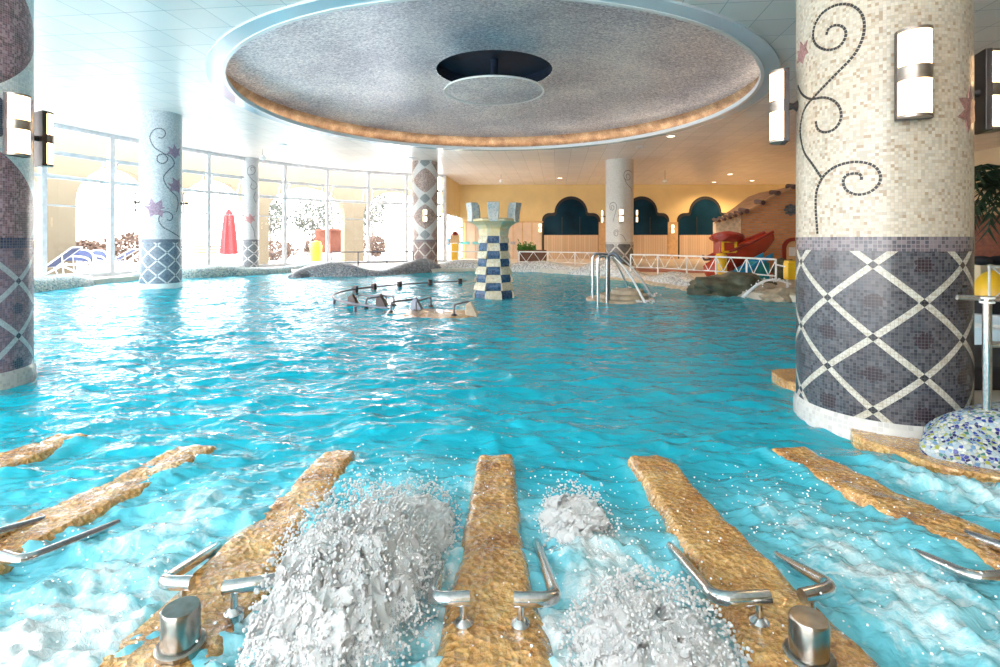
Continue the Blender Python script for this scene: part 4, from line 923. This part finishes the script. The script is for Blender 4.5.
# ---------------------------------------------------------------- curved rail round the tower and grab rails
rr_ = thing('curved_rail', 'long curved metal rail just above the water left of the striped tower', 'rail', (TX, TY, 0))
b = MB(); arc = [(TX+3.42*math.cos(a), TY+3.42*math.sin(a), .09+.03*math.sin(a*2)) for a in [math.radians(104+136*k/50) for k in range(51)]]
b.tube(arc, .02, 10); b.build('rail_tube', M['steel_dull'], rr_, True)
for a in (107, 122, 138, 153, 166):
    a = math.radians(a); MB().box((TX+3.42*math.cos(a), TY+3.42*math.sin(a), .05), (.1, .1, .2), a).build('bracket', M['dark_metal'], rr_, bevel=.01)
for a in (205, 225): a = math.radians(a); MB().tube([(TX+3.42*math.cos(a), TY+3.42*math.sin(a), -1.25), (TX+3.42*math.cos(a), TY+3.42*math.sin(a), .08)], .03, 8).build('leg', M['steel_dull'], rr_, True)
def grab(pxs, lab, h=.17):
    P = [onz(px, py, 0) for px, py in pxs]; a, c_ = P; r = thing('grab_rail', lab, 'grab rail', (a.x, a.y, 0), 0, None); u = Vector((0, 0, 1))
    MB().tube(fillet([a-u*.5, a+u*h, c_+u*h, c_-u*.5], .07), .016, 8).build('tube', M['steel_dull'], r, True)
    for q in (a, c_): MB().lathe([(.01, -.02), (.05, -.02), (.05, .0), (.03, .02)], (q.x, q.y), 12).build('flange', M['dark_metal'], r, True)
grab([(356, 304), (394, 305)], 'dark grab rail arching over the water, leftmost of the inner group')
grab([(366, 308), (386, 304)], 'small dark grab rail tucked in front of the leftmost one')
grab([(391, 312), (417, 308)], 'third grab rail from the left, ending at the grey fin')
grab([(416, 311), (431, 306)], 'short grab rail at the right of the middle grey fin')
grab([(454, 315), (469, 311)], 'rightmost small grab rail beside the tan stone nozzle')
for px, py, m_, lab in ((353, 305, 'dark_metal', 'dark nozzle block at the left of the inner grab rails'), (381, 305, 'dark_metal', 'dark nozzle block between the two leftmost grab rails'), (416.5, 309, 'steel_dull', 'grey pointed nozzle fin in the middle of the grab rails'), (471, 314, 'rock_light', 'tan stone nozzle at the right end of the grab rails')):
    p = onz(px, py); b = MB(); w_ = .11; b.add([(p.x-w_, p.y-w_, -.2), (p.x+w_, p.y-w_, -.2), (p.x+w_, p.y+w_, -.2), (p.x-w_, p.y+w_, -.2), (p.x-w_*.8, p.y-.05, .16), (p.x, p.y-.05, .22), (p.x, p.y+.05, .22), (p.x-w_*.8, p.y+.05, .16), (p.x+w_, p.y-w_, 0), (p.x+w_, p.y+w_, 0)],
        [(0, 1, 2, 3), (0, 8, 5, 4), (0, 1, 8), (3, 7, 6, 9), (3, 9, 2), (1, 2, 9, 8), (8, 9, 6, 5), (4, 5, 6, 7), (0, 4, 7, 3)])
    tag(b.build('water_nozzle', M[m_], None, bevel=.015), lab, 'nozzle')
b = MB(); c_ = onz(432, 312); b.blob((c_.x, c_.y, -.07), (1.15, .8, .085), 3, .15, 1.5, 5); tag(b.build('stone_bench', M['amber'], None, True), 'tan stone bench just awash under the inner grab rails', 'seat')

# ---------------------------------------------------------------- steps with handrails and water spouts
SX, SZ = onz(620, 299).x, onz(620, 299).y
stp = thing('round_steps', 'round tan stone steps rising from the pool under the steel handrails', 'steps', (SX, SZ, 0))
for k, (r_, z) in enumerate(((.72, .02), (.52, .10), (.34, .18))):
    MB().lathe([(r_, -1.2 if k == 0 else z-.1), (r_, z-.03), (r_*.97, z), (.01, z)], (SX+.1*k, SZ+.1*k), 32).build('step', M['rock_light'], stp, True)
hr = thing('hoop_handrail', 'tall steel hoop handrail at the left of the round steps', 'handrail', (onz(593, 299).x, onz(593, 299).y, 0))
def Q(px, py, Z): p = atd(px, py, Z); return p
zA = 10.9
MB().tube(fillet([(Q(592.5, 0, zA).x, zA, -.2), (Q(592.5, 0, zA).x, zA, .96), (Q(609, 0, zA).x, zA, .96), (Q(609, 0, zA).x+.18, zA, .86)], .12), .026, 10).build('tube', M['steel'], hr, True)
hr2 = thing('hoop_handrail', 'second steel hoop handrail just in front, with two uprights', 'handrail', (Q(598, 0, 10.3).x, 10.3, 0)); z_ = 10.3
MB().tube(fillet([(Q(598, 0, z_).x, z_, -.2), (Q(598, 0, z_).x, z_, .93), (Q(607, 0, z_).x, z_, .93), (Q(607, 0, z_).x, z_, .0)], .08), .03, 10).build('tube', M['steel'], hr2, True)
hr3 = thing('spout_pipe', 'bent steel spout pipe above the round steps pouring water to the right', 'spout', (Q(609, 0, 10.5).x, 10.5, 0))
MB().tube(fillet([(Q(608.5, 0, 10.6).x, 10.6, 0), (Q(608.5, 0, 10.6).x, 10.6, .97), (Q(616, 0, 10.5).x, 10.5, .97), (Q(622, 0, 10.4).x, 10.4, .80)], .1), .03, 10).build('tube', M['steel_dull'], hr3, True)
jets = [((611, 257), (628, 290), 10.5, 'thin white water jet falling nearest to the steel handrails'), ((614, 257), (645, 303), 10.3, 'long white water jet falling in front of the round steps'), ((619, 256), (652, 297), 10.6, 'white water jet falling furthest right of the steps')]
for a, c_, Z, lab in jets:
    p0 = atd(*a, Z); p1 = onz(*c_); pts = [p0.lerp(p1, t_)+Vector((0, 0, .10*math.sin(PI*t_))) for t_ in [k/10 for k in range(11)]]
    b = MB(); b.tube(pts, [.014+.012*k/10 for k in range(11)], 8)
    for k in range(26): q = Vector(p1)+Vector((random.gauss(0, .10), random.gauss(0, .08), abs(random.gauss(0, .03)))); b.blob(q, (.022, .022, .016), 1)
    tag(b.build('water_jet', M['stream'], None, True), lab, 'water jet')

# ---------------------------------------------------------------- ceiling fittings
def hung(px, py, Z, lab, big=1.0):
    p = atd(px, py, Z); r = thing('ceiling_speaker', lab, 'ceiling fitting', (p.x, Z, CZ), 0, 'domed fittings hung from the ceiling')
    MB().tube([(p.x, Z, CZ), (p.x, Z, p.z+.08)], .008, 6).build('wire', M['dark_metal'], r); MB().lathe([(.01, p.z+.1), (.07*big, p.z+.08), (.14*big, p.z), (.13*big, p.z-.05), (.01, p.z-.11)], (p.x, Z), 20).build('dome', M['white_trim'], r, True)
hung(501, 181, 26.5, 'small white domed fitting hung from the ceiling above the striped tower', .9)
hung(665, 181, 25, 'small white domed fitting hung from the ceiling right of the vine column')
hung(262.5, 157.5, 19.2, 'small white domed fitting hung by the slim grey column', .9)
def spot(px, py, lab, lit=True, r_=.12):
    Z = (CZ-EYE)*F/(HOR-py); X = (px-500)/F*Z; r = thing('downlight', lab, 'ceiling light', (X, Z, CZ))
    MB().lathe([(r_, CZ-.015), (r_+.03, CZ-.02), (r_+.035, CZ), (r_, CZ+.01)], (X, Z), 24).build('trim_ring', M['white_trim'], r, True)
    MB().lathe([(.005, CZ-.012), (r_, CZ-.012)], (X, Z), 24).build('lens', M['spot'], r)
    ld = bpy.data.lights.new('bulb', 'SPOT'); ld.energy = 150; ld.color = (1, .66, .36); ld.spot_size = 2.6; ld.spot_blend = .6; ld.shadow_soft_size = .1
    lo = bpy.data.objects.new('bulb', ld); COL.objects.link(lo); lo.parent = r; lo.location = (0, 0, -.04)
for px, py, lab in ((671, 136, 'bright round downlight just outside the dome rim'), (714, 182, 'warm downlight at the left of the pair before the back wall'), (730, 174, 'warm downlight nearest of the three above the play house'), (752, 180.5, 'warm downlight right above the play house roof'), (560, 178, 'faint downlight above the first arched window')): spot(px, py, lab)
for k, (px, py, lab) in enumerate(((283, 144.5, 'flat round ceiling grille above the slim column'), (412, 158, 'flat round ceiling grille by the top of the diamond column'), (640, 147, 'small round sprinkler pair plate by the dome rim'))):
    Z = (CZ-EYE)*F/(HOR-py); X = (px-500)/F*Z; tag(MB().lathe([(.01, CZ-.02), (.13, CZ-.03), (.15, CZ), (.01, CZ)], (X, Z), 20).build('ceiling_grille', M['frame'], None, True), lab, 'ceiling grille')

# ---------------------------------------------------------------- right hand side: ledge, boulder, rail, things behind
sh = [(2.44, 4.55), (2.58, 4.85), (3.2, 4.75), (3.6, 4.2), (3.6, 1.2), (3.2, 1.4), (2.80, 2.2), (2.56, 2.60), (2.36, 2.75), (2.26, 2.98), (2.19, 3.22), (2.36, 3.5), (2.6, 3.9), (2.5, 4.3)]
b = MB(); b.prism(smooth_loop(sh, 4), -1.2, .05); tag(b.build('stone_ledge', M['amber'], None, bevel=.012), 'amber stone ledge at water level round the foot of the thick right column', 'ledge')
b = MB(); b.blob((3.10, 2.93, .06), (.68, .34, .27), 5, .10, 1.6, 2); tag(b.build('pebbled_boulder', M['boulder'], None, True, flat_ang=80), 'low rounded boulder covered in blue, white and green pebbles at the right edge', 'boulder')
rl = thing('steel_handrail', 'steel handrail post and bars rising from the pebbled boulder', 'handrail', (2.735, 2.93, .2))
MB().tube([(2.735, 2.92, .2), (2.735, 2.92, .93)], .022, 14).build('post', M['steel'], rl, True)
MB().tube([(2.60, 2.96, .925), (2.735, 2.93, .92), (4.3, 2.6, .88)], .015, 12).build('top_bar', M['steel'], rl, True)
MB().tube([(2.74, 2.93, .665), (4.3, 2.6, .62)], .018, 12).build('middle_bar', M['steel'], rl, True)
for z in (.90, .925): MB().tube([(2.735+.03*math.cos(a*PI/6), 2.92+.03*math.sin(a*PI/6), z) for a in range(13)], .006, 6).build('tie', M['white_metal'], rl, True)
dk_m = mat('matte_black', (.02, .02, .025), .8)
tag(MB().box((4.7, 4.35, .2), (2.4, .9, .18)).build('dark_block', dk_m, None, bevel=.03), 'low black block on the floor behind the pebbled boulder', 'platform')  # plain black box fills the dark area behind the boulder
Zr = 6.4; xx = lambda px, Z: (px-500)/F*Z
r = thing('pool_float', 'big yellow domed float held in a white net rack at the right edge', 'float', (xx(992, Zr), Zr, .12))
MB().box((xx(992, Zr), Zr, .32), (.5, .4, .45)).build('plinth', dk_m, r, bevel=.02)
b = MB(); b.blob((xx(993, Zr), Zr, .56), (.2, .2, .32), 3); b.build('dome', M['yellow'], r, True)
b = MB()
for s_ in (-1, 1): b.tube([(xx(993, Zr)-.22*s_, Zr-.21, .52), (xx(993, Zr), Zr-.22, .74), (xx(993, Zr)+.22*s_, Zr-.19, .95)], .008, 6)
b.tube([(xx(973, Zr), Zr-.2, .93), (xx(1010, Zr), Zr-.2, .92)], .014, 8); b.tube([(xx(974, Zr), Zr-.2, .93), (xx(974, Zr), Zr-.2, .12)], .012, 8)
b.build('net_frame', M['white_metal'], r, True)
for k, (px, lab) in enumerate(((981, 'black rounded cushion on the white wall, left one behind the yellow float'), (998, 'black rounded cushion on the white wall, right one behind the yellow float'))):
    b = MB(); b.blob((xx(px, 7.6), 7.6, .95), (.14, .12, .07), 3); tag(b.build('black_cushion', dk_m, None, True), lab, 'cushion')
struct(MB().box((xx(985, 8)+1.2, 8.0, .5), (3.0, .5, .75)).build('wall_low', M['side_wall']))
r = thing('white_tub', 'white and pale blue tub behind the steel handrail post', 'tub', (xx(986, 5.6), 5.6, .1))
MB().lathe([(.42, .1), (.5, .36), (.46, .38), (.40, .2), (.01, .18)], (xx(990, 5.6), 5.6), 28).build('shell', M['ring'], r, True)
MB().lathe([(.5, .35), (.53, .38), (.48, .40)], (xx(990, 5.6), 5.6), 28).build('rim', M['white_trim'], r, True)
bc = (xx(1000, 10.5), 10.5)
r = thing('brick_kiosk', 'round red brick kiosk with a tan top at the right edge', 'kiosk', (*bc, .12))
MB().lathe([(.9, .1), (.9, 1.72)], bc, 32, R=.9).build('brick_drum', mat('dark_red_brickwork', (.20, .055, .025), .7, 0, .3, 14), r, True); MB().lathe([(.95, 1.72), (1.0, 1.78), (.9, 1.86), (.01, 1.95)], bc, 32).build('top', M['roof_tan'], r, True)
pc = (xx(1006, 7.1), 7.1); r = thing('potted_palm', 'dark green palm with long fronds at the right edge behind the column', 'palm', (*pc, .1))
MB().tube([(pc[0], pc[1], .1), (pc[0]+.05, pc[1], 1.2), (pc[0], pc[1], 2.0)], [.1, .07, .05], 10).build('trunk', trunk_m, r, True)
MB().lathe([(.2, .1), (.28, .5), (.25, .52), (.01, .45)], pc, 20).build('pot', M['red_floor'], r, True)
pm = mat('dark_palm_leaves', (.015, .035, .015), .45, 0, .3, 8); rd = random.Random(3)
for k in range(26):
    a = k*2.4; b = MB(); le = rd.uniform(.45, .95); rise = rd.uniform(.0, .5); sp = []
    for j in range(11): t_ = j/10; sp.append(Vector((pc[0]+math.cos(a)*le*t_, pc[1]+math.sin(a)*le*t_, 1.95+rise*math.sin(PI*t_*.8)-.55*t_*t_)))
    b.tube(sp, .008, 5)
    sd = Vector((-math.sin(a), math.cos(a), 0))
    for j in range(1, 11):
        for s_ in (-1, 1):
            p = sp[j]; d = (sp[j]-sp[j-1]).normalized(); tip = p+sd*s_*.24*(1-.05*j)+d*.16-Vector((0, 0, .10)); b.add([p-d*.02, p+d*.06, tip], [(0, 1, 2)])
    b.build('frond', pm, r)

# ---------------------------------------------------------------- stone dividers, rails and studs in the foreground
def divider(prof, lab, seed, drop=0.0):
    # prof: (y, x left, x right) from far to near
    b = MB(); nl, nw = 90, 12; vs = []
    pr = spline([Vector(p) for p in prof], 8)
    ys = [p.x for p in pr]
    def at(y):
        for p, q in zip(pr, pr[1:]):
            if p.x >= y >= q.x: t_ = (p.x-y)/(p.x-q.x+1e-9); return p.lerp(q, t_)
        return pr[0] if y > pr[0].x-1e-4 else pr[-1]
    for i in range(nl+1):
        y = prof[0][0]+(prof[-1][0]-prof[0][0])*i/nl; p = at(y)
        for k in range(nw+1):
            e = 2*k/nw-1; x = p.y+(p.z-p.y)*(e+1)/2+.008*noise.noise(Vector((y*7, seed, k//12)))
            x += .014*noise.noise(Vector((y*4, seed*3.1, 0)))
            ed = max(0, abs(e)-.75)/.25; el = max(0, 1-i/2)
            z = .036-drop+.016*min(1, max(0, (2.7-y)/.6))+.014*noise.noise(Vector((x*9, y*9, seed)))+.006*noise.noise(Vector((x*40, y*40, seed)))-.028*ed**2-.02*el
            vs.append((x, y+(.02*el*abs(e)**2)*-1, z))
    m_ = nw+1; fs = [(i*m_+k, i*m_+k+1, (i+1)*m_+k+1, (i+1)*m_+k) for i in range(nl) for k in range(nw)]
    n0 = len(vs); rim = [i*m_ for i in range(nl+1)]+[nl*m_+k for k in range(1, m_)]+[i*m_+nw for i in range(nl-1, -1, -1)]+[k for k in range(nw-1, 0, -1)]
    vs += [(vs[i][0], vs[i][1], -1.28) for i in rim]; R_ = len(rim)
    fs += [(rim[i], rim[(i+1) % R_], n0+(i+1) % R_, n0+i) for i in range(R_)]
    b.add(vs, fs); return tag(b.build('stone_divider', M['amber'], None, True, flat_ang=50), lab, 'stone divider', 'stone dividers between the bubbling seats')
DIV = [
 ([(3.36, -2.84, -2.61), (3.0, -2.93, -2.66), (2.4, -3.05, -2.76), (1.3, -3.3, -2.95)], 'leftmost wet amber stone divider, mostly outside the left edge'),
 ([(3.17, -1.95, -1.71), (2.7, -2.03, -1.76), (2.1, -2.15, -1.87), (1.2, -2.35, -2.0)], 'wet stone divider reaching the lower left edge, half washed by water'),
 ([(3.07, -1.04, -.835), (2.5, -1.07, -.83), (1.9, -1.13, -.82), (1.2, -1.24, -.82)], 'wet stone divider left of the big splash, with a steel stud near its end'),
 ([(2.99, -.132, .075), (2.5, -.145, .085), (2.0, -.155, .10), (1.75, -.175, .125), (1.2, -.21, .22)], 'middle amber stone divider pointing straight at the striped tower'),
 ([(2.97, .72, .965), (2.5, .725, .975), (1.95, .72, 1.03), (1.2, .70, 1.14)], 'amber stone divider right of the middle one, with a steel stud near its end'),
 ([(3.09, 1.565, 1.80), (2.6, 1.67, 1.93), (2.0, 1.83, 2.11), (1.2, 2.02, 2.36)], 'rightmost amber stone divider running to the lower right edge')]
for k, (p, lab) in enumerate(DIV): divider(p, lab, k*3.3+1, (.022, .022, .012, 0, 0, .006)[k])
def bent_rail(pts, foot, lab, r_=.0215):
    # pts in the world: rear end under water, bend, front end over the divider
    r = thing('bent_grab_rail', lab, 'grab rail', (foot[0], foot[1], .03), 0, 'bent steel rails on the stone dividers')
    MB().tube(fillet(pts, .075, 8), r_, 18).build('tube', M['steel'], r, True, flat_ang=50)
    if foot:
        MB().tube([(foot[0], foot[1], .03), (foot[0], foot[1], pts[-1][2]-.01)], .0115, 12).build('stem', M['steel'], r, True)
        MB().lathe([(.030, .035), (.030, .06), (.02, .07), (.012, .075)], (foot[0], foot[1]), 16).build('foot_flange', M['steel'], r, True)
def W3(px, py, z): p = onz(px, py, z); return (p.x, p.y, z)
def rail_px(back, bend, end, foot, lab, zb=-.06, ze=.135):
    pb = onz(*bend, ze); pe = onz(*end, ze); pk = onz(*back, -.0); d = Vector((pk.x-pb.x, pk.y-pb.y, zb-ze))
    far = Vector((pk.x, pk.y, -.0))+(Vector((pk.x, pk.y, 0))-pb).normalized()*.2
    ff = (pe.x+(foot), pe.y)
    bent_rail([(far.x, far.y, far.z), (pb.x, pb.y, ze), (pe.x, pe.y, ze)], ff, lab)
rail_px((444, 560), (431, 600), (470, 598), -.02, 'bent steel rail on the left of the middle stone divider')
rail_px((540, 553), (557, 600), (514, 599), .02, 'bent steel rail on the right of the middle stone divider')
rail_px((216, 547), (160, 583), (192, 583), -.03, 'bent steel rail behind the left steel stud')
rail_px((296, 560), (280, 580), (223, 588), .035, 'bent steel rail over the divider beside the big splash')
rail_px((672, 549), (716, 600), (769, 597), -.03, 'bent steel rail on the left of the divider with the right steel stud')
rail_px((779, 558), (836, 588), (802, 596), .03, 'bent steel rail just behind the right steel stud')
rail_px((915, 553), (975, 579), (1030, 574), -.03, 'bent steel rail low in the foam on the left of the rightmost divider', ze=.075)
rail_px((945, 528), (1012, 550), (1050, 560), .0, 'bent steel rail at the right edge, far side of the rightmost divider', ze=.075)
rail_px((46, 520), (-12, 536), (-40, 545), 0.0, 'bent steel rail at the left edge, far side of the washed divider', ze=.06)
rail_px((90, 535), (22, 562), (2, 556), -.03, 'bent steel rail on the near side of the washed divider at the left edge', ze=.06)
def stud(px, py, z, lab):
    p = onz(px, py, .055); r = thing('steel_stud', lab, 'steel stud', (p.x, p.y, .03))
    MB().lathe([(.052, .03), (.052, z-.006), (.048, z), (.0004, z+.001)], (p.x, p.y), 40).build('cylinder', M['stud'], r, True)
    MB().lathe([(.068, .03), (.068, .058), (.064, .062), (.050, .064)], (p.x, p.y), 40).build('base_flange', M['stud'], r, True)
t = NT('brushed_dark_steel'); n = t.noise(t.obj(), 35, 2); t.set(t.ramp(n, [(.3, (.26, .24, .21)), (.7, (.38, .36, .33))]), .22, 1.0); M['stud'] = t.m
stud(181, 644, .165, 'short brushed steel stud on the divider at the lower left')
stud(809, 655, .165, 'short brushed steel stud on the divider at the lower right')

# ---------------------------------------------------------------- water surface
def axis(lo, hi, f):
    v = [lo]
    while v[-1] < hi: v.append(v[-1]+f(v[-1]))
    return np.array(v)
ax = axis(-14, 11, lambda x: .019 if abs(x) < 3.4 else min(.07, .019+(abs(x)-3.4)*.03))
ay = axis(-1.4, 21.5, lambda y: .05 if y < 1.1 else min(.085, .014+max(0, y-2.6)*.006))
X, Y = np.meshgrid(ax, ay)
def lattice_noise(x, y, seed):
    r_ = np.random.RandomState(seed).rand(64, 64); xi = np.floor(x).astype(int); yi = np.floor(y).astype(int); fx = x-xi; fy = y-yi
    fx = fx*fx*(3-2*fx); fy = fy*fy*(3-2*fy); g_ = lambda a, b: r_[a % 64, b % 64]
    return (g_(xi, yi)*(1-fx)+g_(xi+1, yi)*fx)*(1-fy)+(g_(xi, yi+1)*(1-fx)+g_(xi+1, yi+1)*fx)*fy
def fbm(x, y, sc, o, seed, gain=.5):
    s_ = 0; a = 1; t_ = 0
    for k in range(o): s_ = s_+a*lattice_noise(x*sc+k*7.3, y*sc+k*3.1, seed+k); t_ += a; a *= gain; sc *= 2.03
    return s_/t_
def ridged(x, y, sc, o, seed):
    s_ = 0; a = 1; t_ = 0
    for k in range(o): n_ = 1-np.abs(2*lattice_noise(x*sc+k*5.3, y*sc+k*9.1, seed+k)-1); s_ = s_+a*n_*n_; t_ += a; a *= .5; sc *= 2.1
    return s_/t_
wx = X+.35*fbm(X, Y, 1.3, 2, 91); wy = Y+.35*fbm(X, Y, 1.3, 2, 77)
H = (.052-.016*np.clip((Y-4)/4, 0, 1))*(ridged(wx*.75+wy*.25, wy*1.5-wx*.2, 1.7, 3, 5)-.45)+.03*(fbm(wx, wy*1.3, 4.5, 3, 23)-.5)
JET = [  # x, y, radius x, radius y, strength : where air bubbles up between the stone dividers
 (-.50, 1.85, .32, .62, 1.6), (.42, 1.60, .30, .35, 1.4), (.33, 2.30, .22, .32, .9), (-1.42, 1.85, .40, .5, .85), (-1.5, 1.3, .5, .4, 1.0), (-.45, 2.6, .3, .25, .55),
 (1.45, 1.75, .38, .5, 1.0), (1.35, 2.35, .35, .35, .55), (.52, 2.05, .3, .3, .5), (2.35, 2.45, .28, .38, 1.0), (2.1, 2.75, .2, .25, .6), (-2.4, 1.9, .4, .5, .9), (-1.42, 2.45, .3, .35, .6), (0, 1.45, .35, .3, .25), (.9, 1.4, .3, .3, .2),
 (3.2, 10.6, .9, .35, .75), (4.9, 11.4, .6, .4, .9), (-2.0, 13.6, 1.6, 1.0, .25), (-.8, 10.2, 1.6, .8, .25)]
FO = np.zeros_like(X)
for (jx, jy, rx, ry, s_) in JET: FO = FO+s_*np.exp(-((X-jx)/rx)**2-((Y-jy)/ry)**2)
FO = np.minimum(FO, 1.7)
near = np.clip((3.9-Y)/1.4, 0, 1)*np.clip((3.6-np.abs(X))/1, 0, 1)
wedge = np.zeros_like(X)
for p, _ in DIV:                                  # froth clinging to the divider edges
    ys_ = [q[0] for q in p][::-1]; l_ = np.interp(Y, ys_, [q[1] for q in p][::-1]); r_ = np.interp(Y, ys_, [q[2] for q in p][::-1]); c0 = (l_+r_)/2; hw = (r_-l_)/2
    dist = np.abs(np.abs(X-c0)-hw); wedge = np.maximum(wedge, np.exp(-(dist/.045)**2)*(Y < p[0][0]+.05)*.30)
FO = FO+wedge+near*.10
H = H*(1+.4*near)+FO*(.05*ridged(wx, wy, 8, 4, 60)+.045*(fbm(X, Y, 20, 3, 44, .7)-.5)+.012)-.016
vs = np.stack([X.ravel(), Y.ravel(), H.ravel()], 1); nx, ny = len(ax), len(ay)
idx = np.arange(nx*ny).reshape(ny, nx); q = np.stack([idx[:-1, :-1], idx[:-1, 1:], idx[1:, 1:], idx[1:, :-1]], -1).reshape(-1, 4)
cxy = vs[q].mean(1)[:, :2]; PL = np.array(POOL)
ctr = PL.mean(0)
def inside(P, poly):
    x, y = P[:, 0], P[:, 1]; r_ = np.zeros(len(P), bool); j = len(poly)-1
    for i in range(len(poly)):
        xi, yi = poly[i]; xj, yj = poly[j]; c_ = ((yi > y) != (yj > y)) & (x < (xj-xi)*(y-yi)/(yj-yi+1e-12)+xi); r_ ^= c_; j = i
    return r_
keep = inside(cxy, PL)
for dx_, dy_ in ((.25, 0), (-.25, 0), (0, .25), (0, -.25)): keep |= inside(cxy+np.array([dx_, dy_]), PL)
q = q[keep]; used = np.unique(q); rm = -np.ones(nx*ny, int); rm[used] = np.arange(len(used)); q = rm[q]; vs = vs[used]; fo = FO.ravel()[used]
me = bpy.data.meshes.new('pool_water'); me.vertices.add(len(vs)); me.vertices.foreach_set('co', vs.ravel().astype(np.float32))
me.loops.add(q.size); me.loops.foreach_set('vertex_index', q.ravel().astype(np.int32)); me.polygons.add(len(q))
me.polygons.foreach_set('loop_start', np.arange(0, q.size, 4, dtype=np.int32)); me.polygons.foreach_set('use_smooth', np.ones(len(q), bool)); me.update(calc_edges=True)
at_ = me.attributes.new('foam', 'FLOAT', 'POINT'); at_.data.foreach_set('value', fo.astype(np.float32)); me.materials.append(M['water'])
wo = bpy.data.objects.new('pool_water', me); COL.objects.link(wo); tag(wo, 'rippling turquoise water filling the whole indoor pool', 'water', None, 'stuff')

# ---------------------------------------------------------------- foaming bursts
bm = bmesh.new(); bmesh.ops.create_icosphere(bm, subdivisions=1, radius=1); ICO = ([tuple(v.co) for v in bm.verts], [tuple(v.index for v in f.verts) for f in bm.faces]); bm.free()
def burst(cx, cy, rx, ry, h, lab, seed, drops=300, lean=(0, 0), N=150):
    b = MB(); rd = np.random.RandomState(seed); g = np.linspace(-1, 1, N); U, V = np.meshgrid(g, g); Rr = np.sqrt(U*U+V*V); ang = np.arctan2(V, U)
    edge = 1+.25*(fbm(np.cos(ang)*2+9, np.sin(ang)*2+9, 1.5, 3, seed)-.5)*2
    prof = np.clip(1-(Rr/edge)**2, 0, 1)**.75
    x = cx+U*rx; y = cy+V*ry
    nb = 1.05-.5*ridged(x, y, 6, 3, seed+3)-.65*ridged(x, y, 15, 3, seed+5); nf = fbm(x, y, 30, 3, seed+9)
    z = -.03+h*prof*(.65+.42*nb)+.07*prof**.5*(nf-.4)
    x, y = x+lean[0]*prof+.07*prof*(fbm(x, y, 20, 3, seed+20, .7)-.5)*2, y+lean[1]*prof+.07*prof*(fbm(x, y, 20, 3, seed+30, .7)-.5)*2
    k = Rr < edge*1.02; vs_ = np.stack([x.ravel(), y.ravel(), z.ravel()], 1); id_ = np.arange(N*N).reshape(N, N)
    qq = np.stack([id_[:-1, :-1], id_[:-1, 1:], id_[1:, 1:], id_[1:, :-1]], -1).reshape(-1, 4); kk = k.ravel()[qq].all(1); qq = qq[kk]
    us = np.unique(qq); rm_ = -np.ones(N*N, int); rm_[us] = np.arange(len(us)); b.add([tuple(p) for p in vs_[us]], [tuple(p) for p in rm_[qq]])
    thin = list((1-prof.ravel()[us]*1.5).clip(0, 1)); nb0 = len(b.v)
    nu = int(drops*.8); pk_ = us[rd.randint(0, len(us), nu)]; DR_ = []
    for i, v_ in zip(range(nu), vs_[pk_]):
        if prof.ravel()[pk_[i]] > .12: s_ = rd.uniform(.002, .0055); DR_.append((v_[0], v_[1], v_[2]+rd.uniform(-.004, .012), s_))
    for i in range(drops):
        a = rd.rand()*2*PI; rr = rd.rand()**.5*1.1; pz = max(0, 1-rr*rr)**.6
        p = (cx+lean[0]*pz+math.cos(a)*rx*rr, cy+lean[1]*pz+math.sin(a)*ry*rr, h*pz*(.75+.45*rd.rand())+abs(rd.normal(0, .025))); s_ = rd.uniform(.002, .0065); DR_.append((*p, s_))
    for (x_, y_, z_, s_) in DR_: b.add([(x_+s_*t_[0], y_+s_*t_[1], z_+s_*t_[2]) for t_ in ICO[0]], ICO[1])
    thin += [0.0]*(len(b.v)-nb0)
    o = b.build('foam_burst', M['foam'], None, True, flat_ang=180); o.data.attributes.new('thin', 'FLOAT', 'POINT').data.foreach_set('value', np.array(thin, np.float32))
    return tag(o, lab, 'foam', None, 'stuff')
burst(-.47, 1.70, .30, .46, .34, 'biggest white splash, left of the middle stone divider', 3, 2600, (-.06, .05), 200)
burst(-.40, 2.15, .24, .42, .13, 'lower foam spreading behind the biggest splash', 14, 1000)
burst(.44, 1.50, .27, .26, .20, 'white splash at the bottom edge, right of the middle divider', 5, 1600, (0, .02), 170)
burst(.33, 2.28, .17, .24, .12, 'small foam crest behind the right rail of the middle divider', 8, 300)
b = MB(); rd = random.Random(9)
for k in range(1500):
    j = rd.choice(JET[:9]); p = (j[0]+rd.gauss(0, j[2]*.8), j[1]+rd.gauss(0, j[3]*.8), .02+abs(rd.gauss(0, .06))*j[4]); s_ = rd.uniform(.0018, .0045)
    if p[1] > 1.0: b.blob(p, (s_, s_, s_), 1)
tag(b.build('spray_droplets', M['droplet'], None, True), 'fine water droplets flying over the foam between the dividers', 'spray', None, 'stuff')
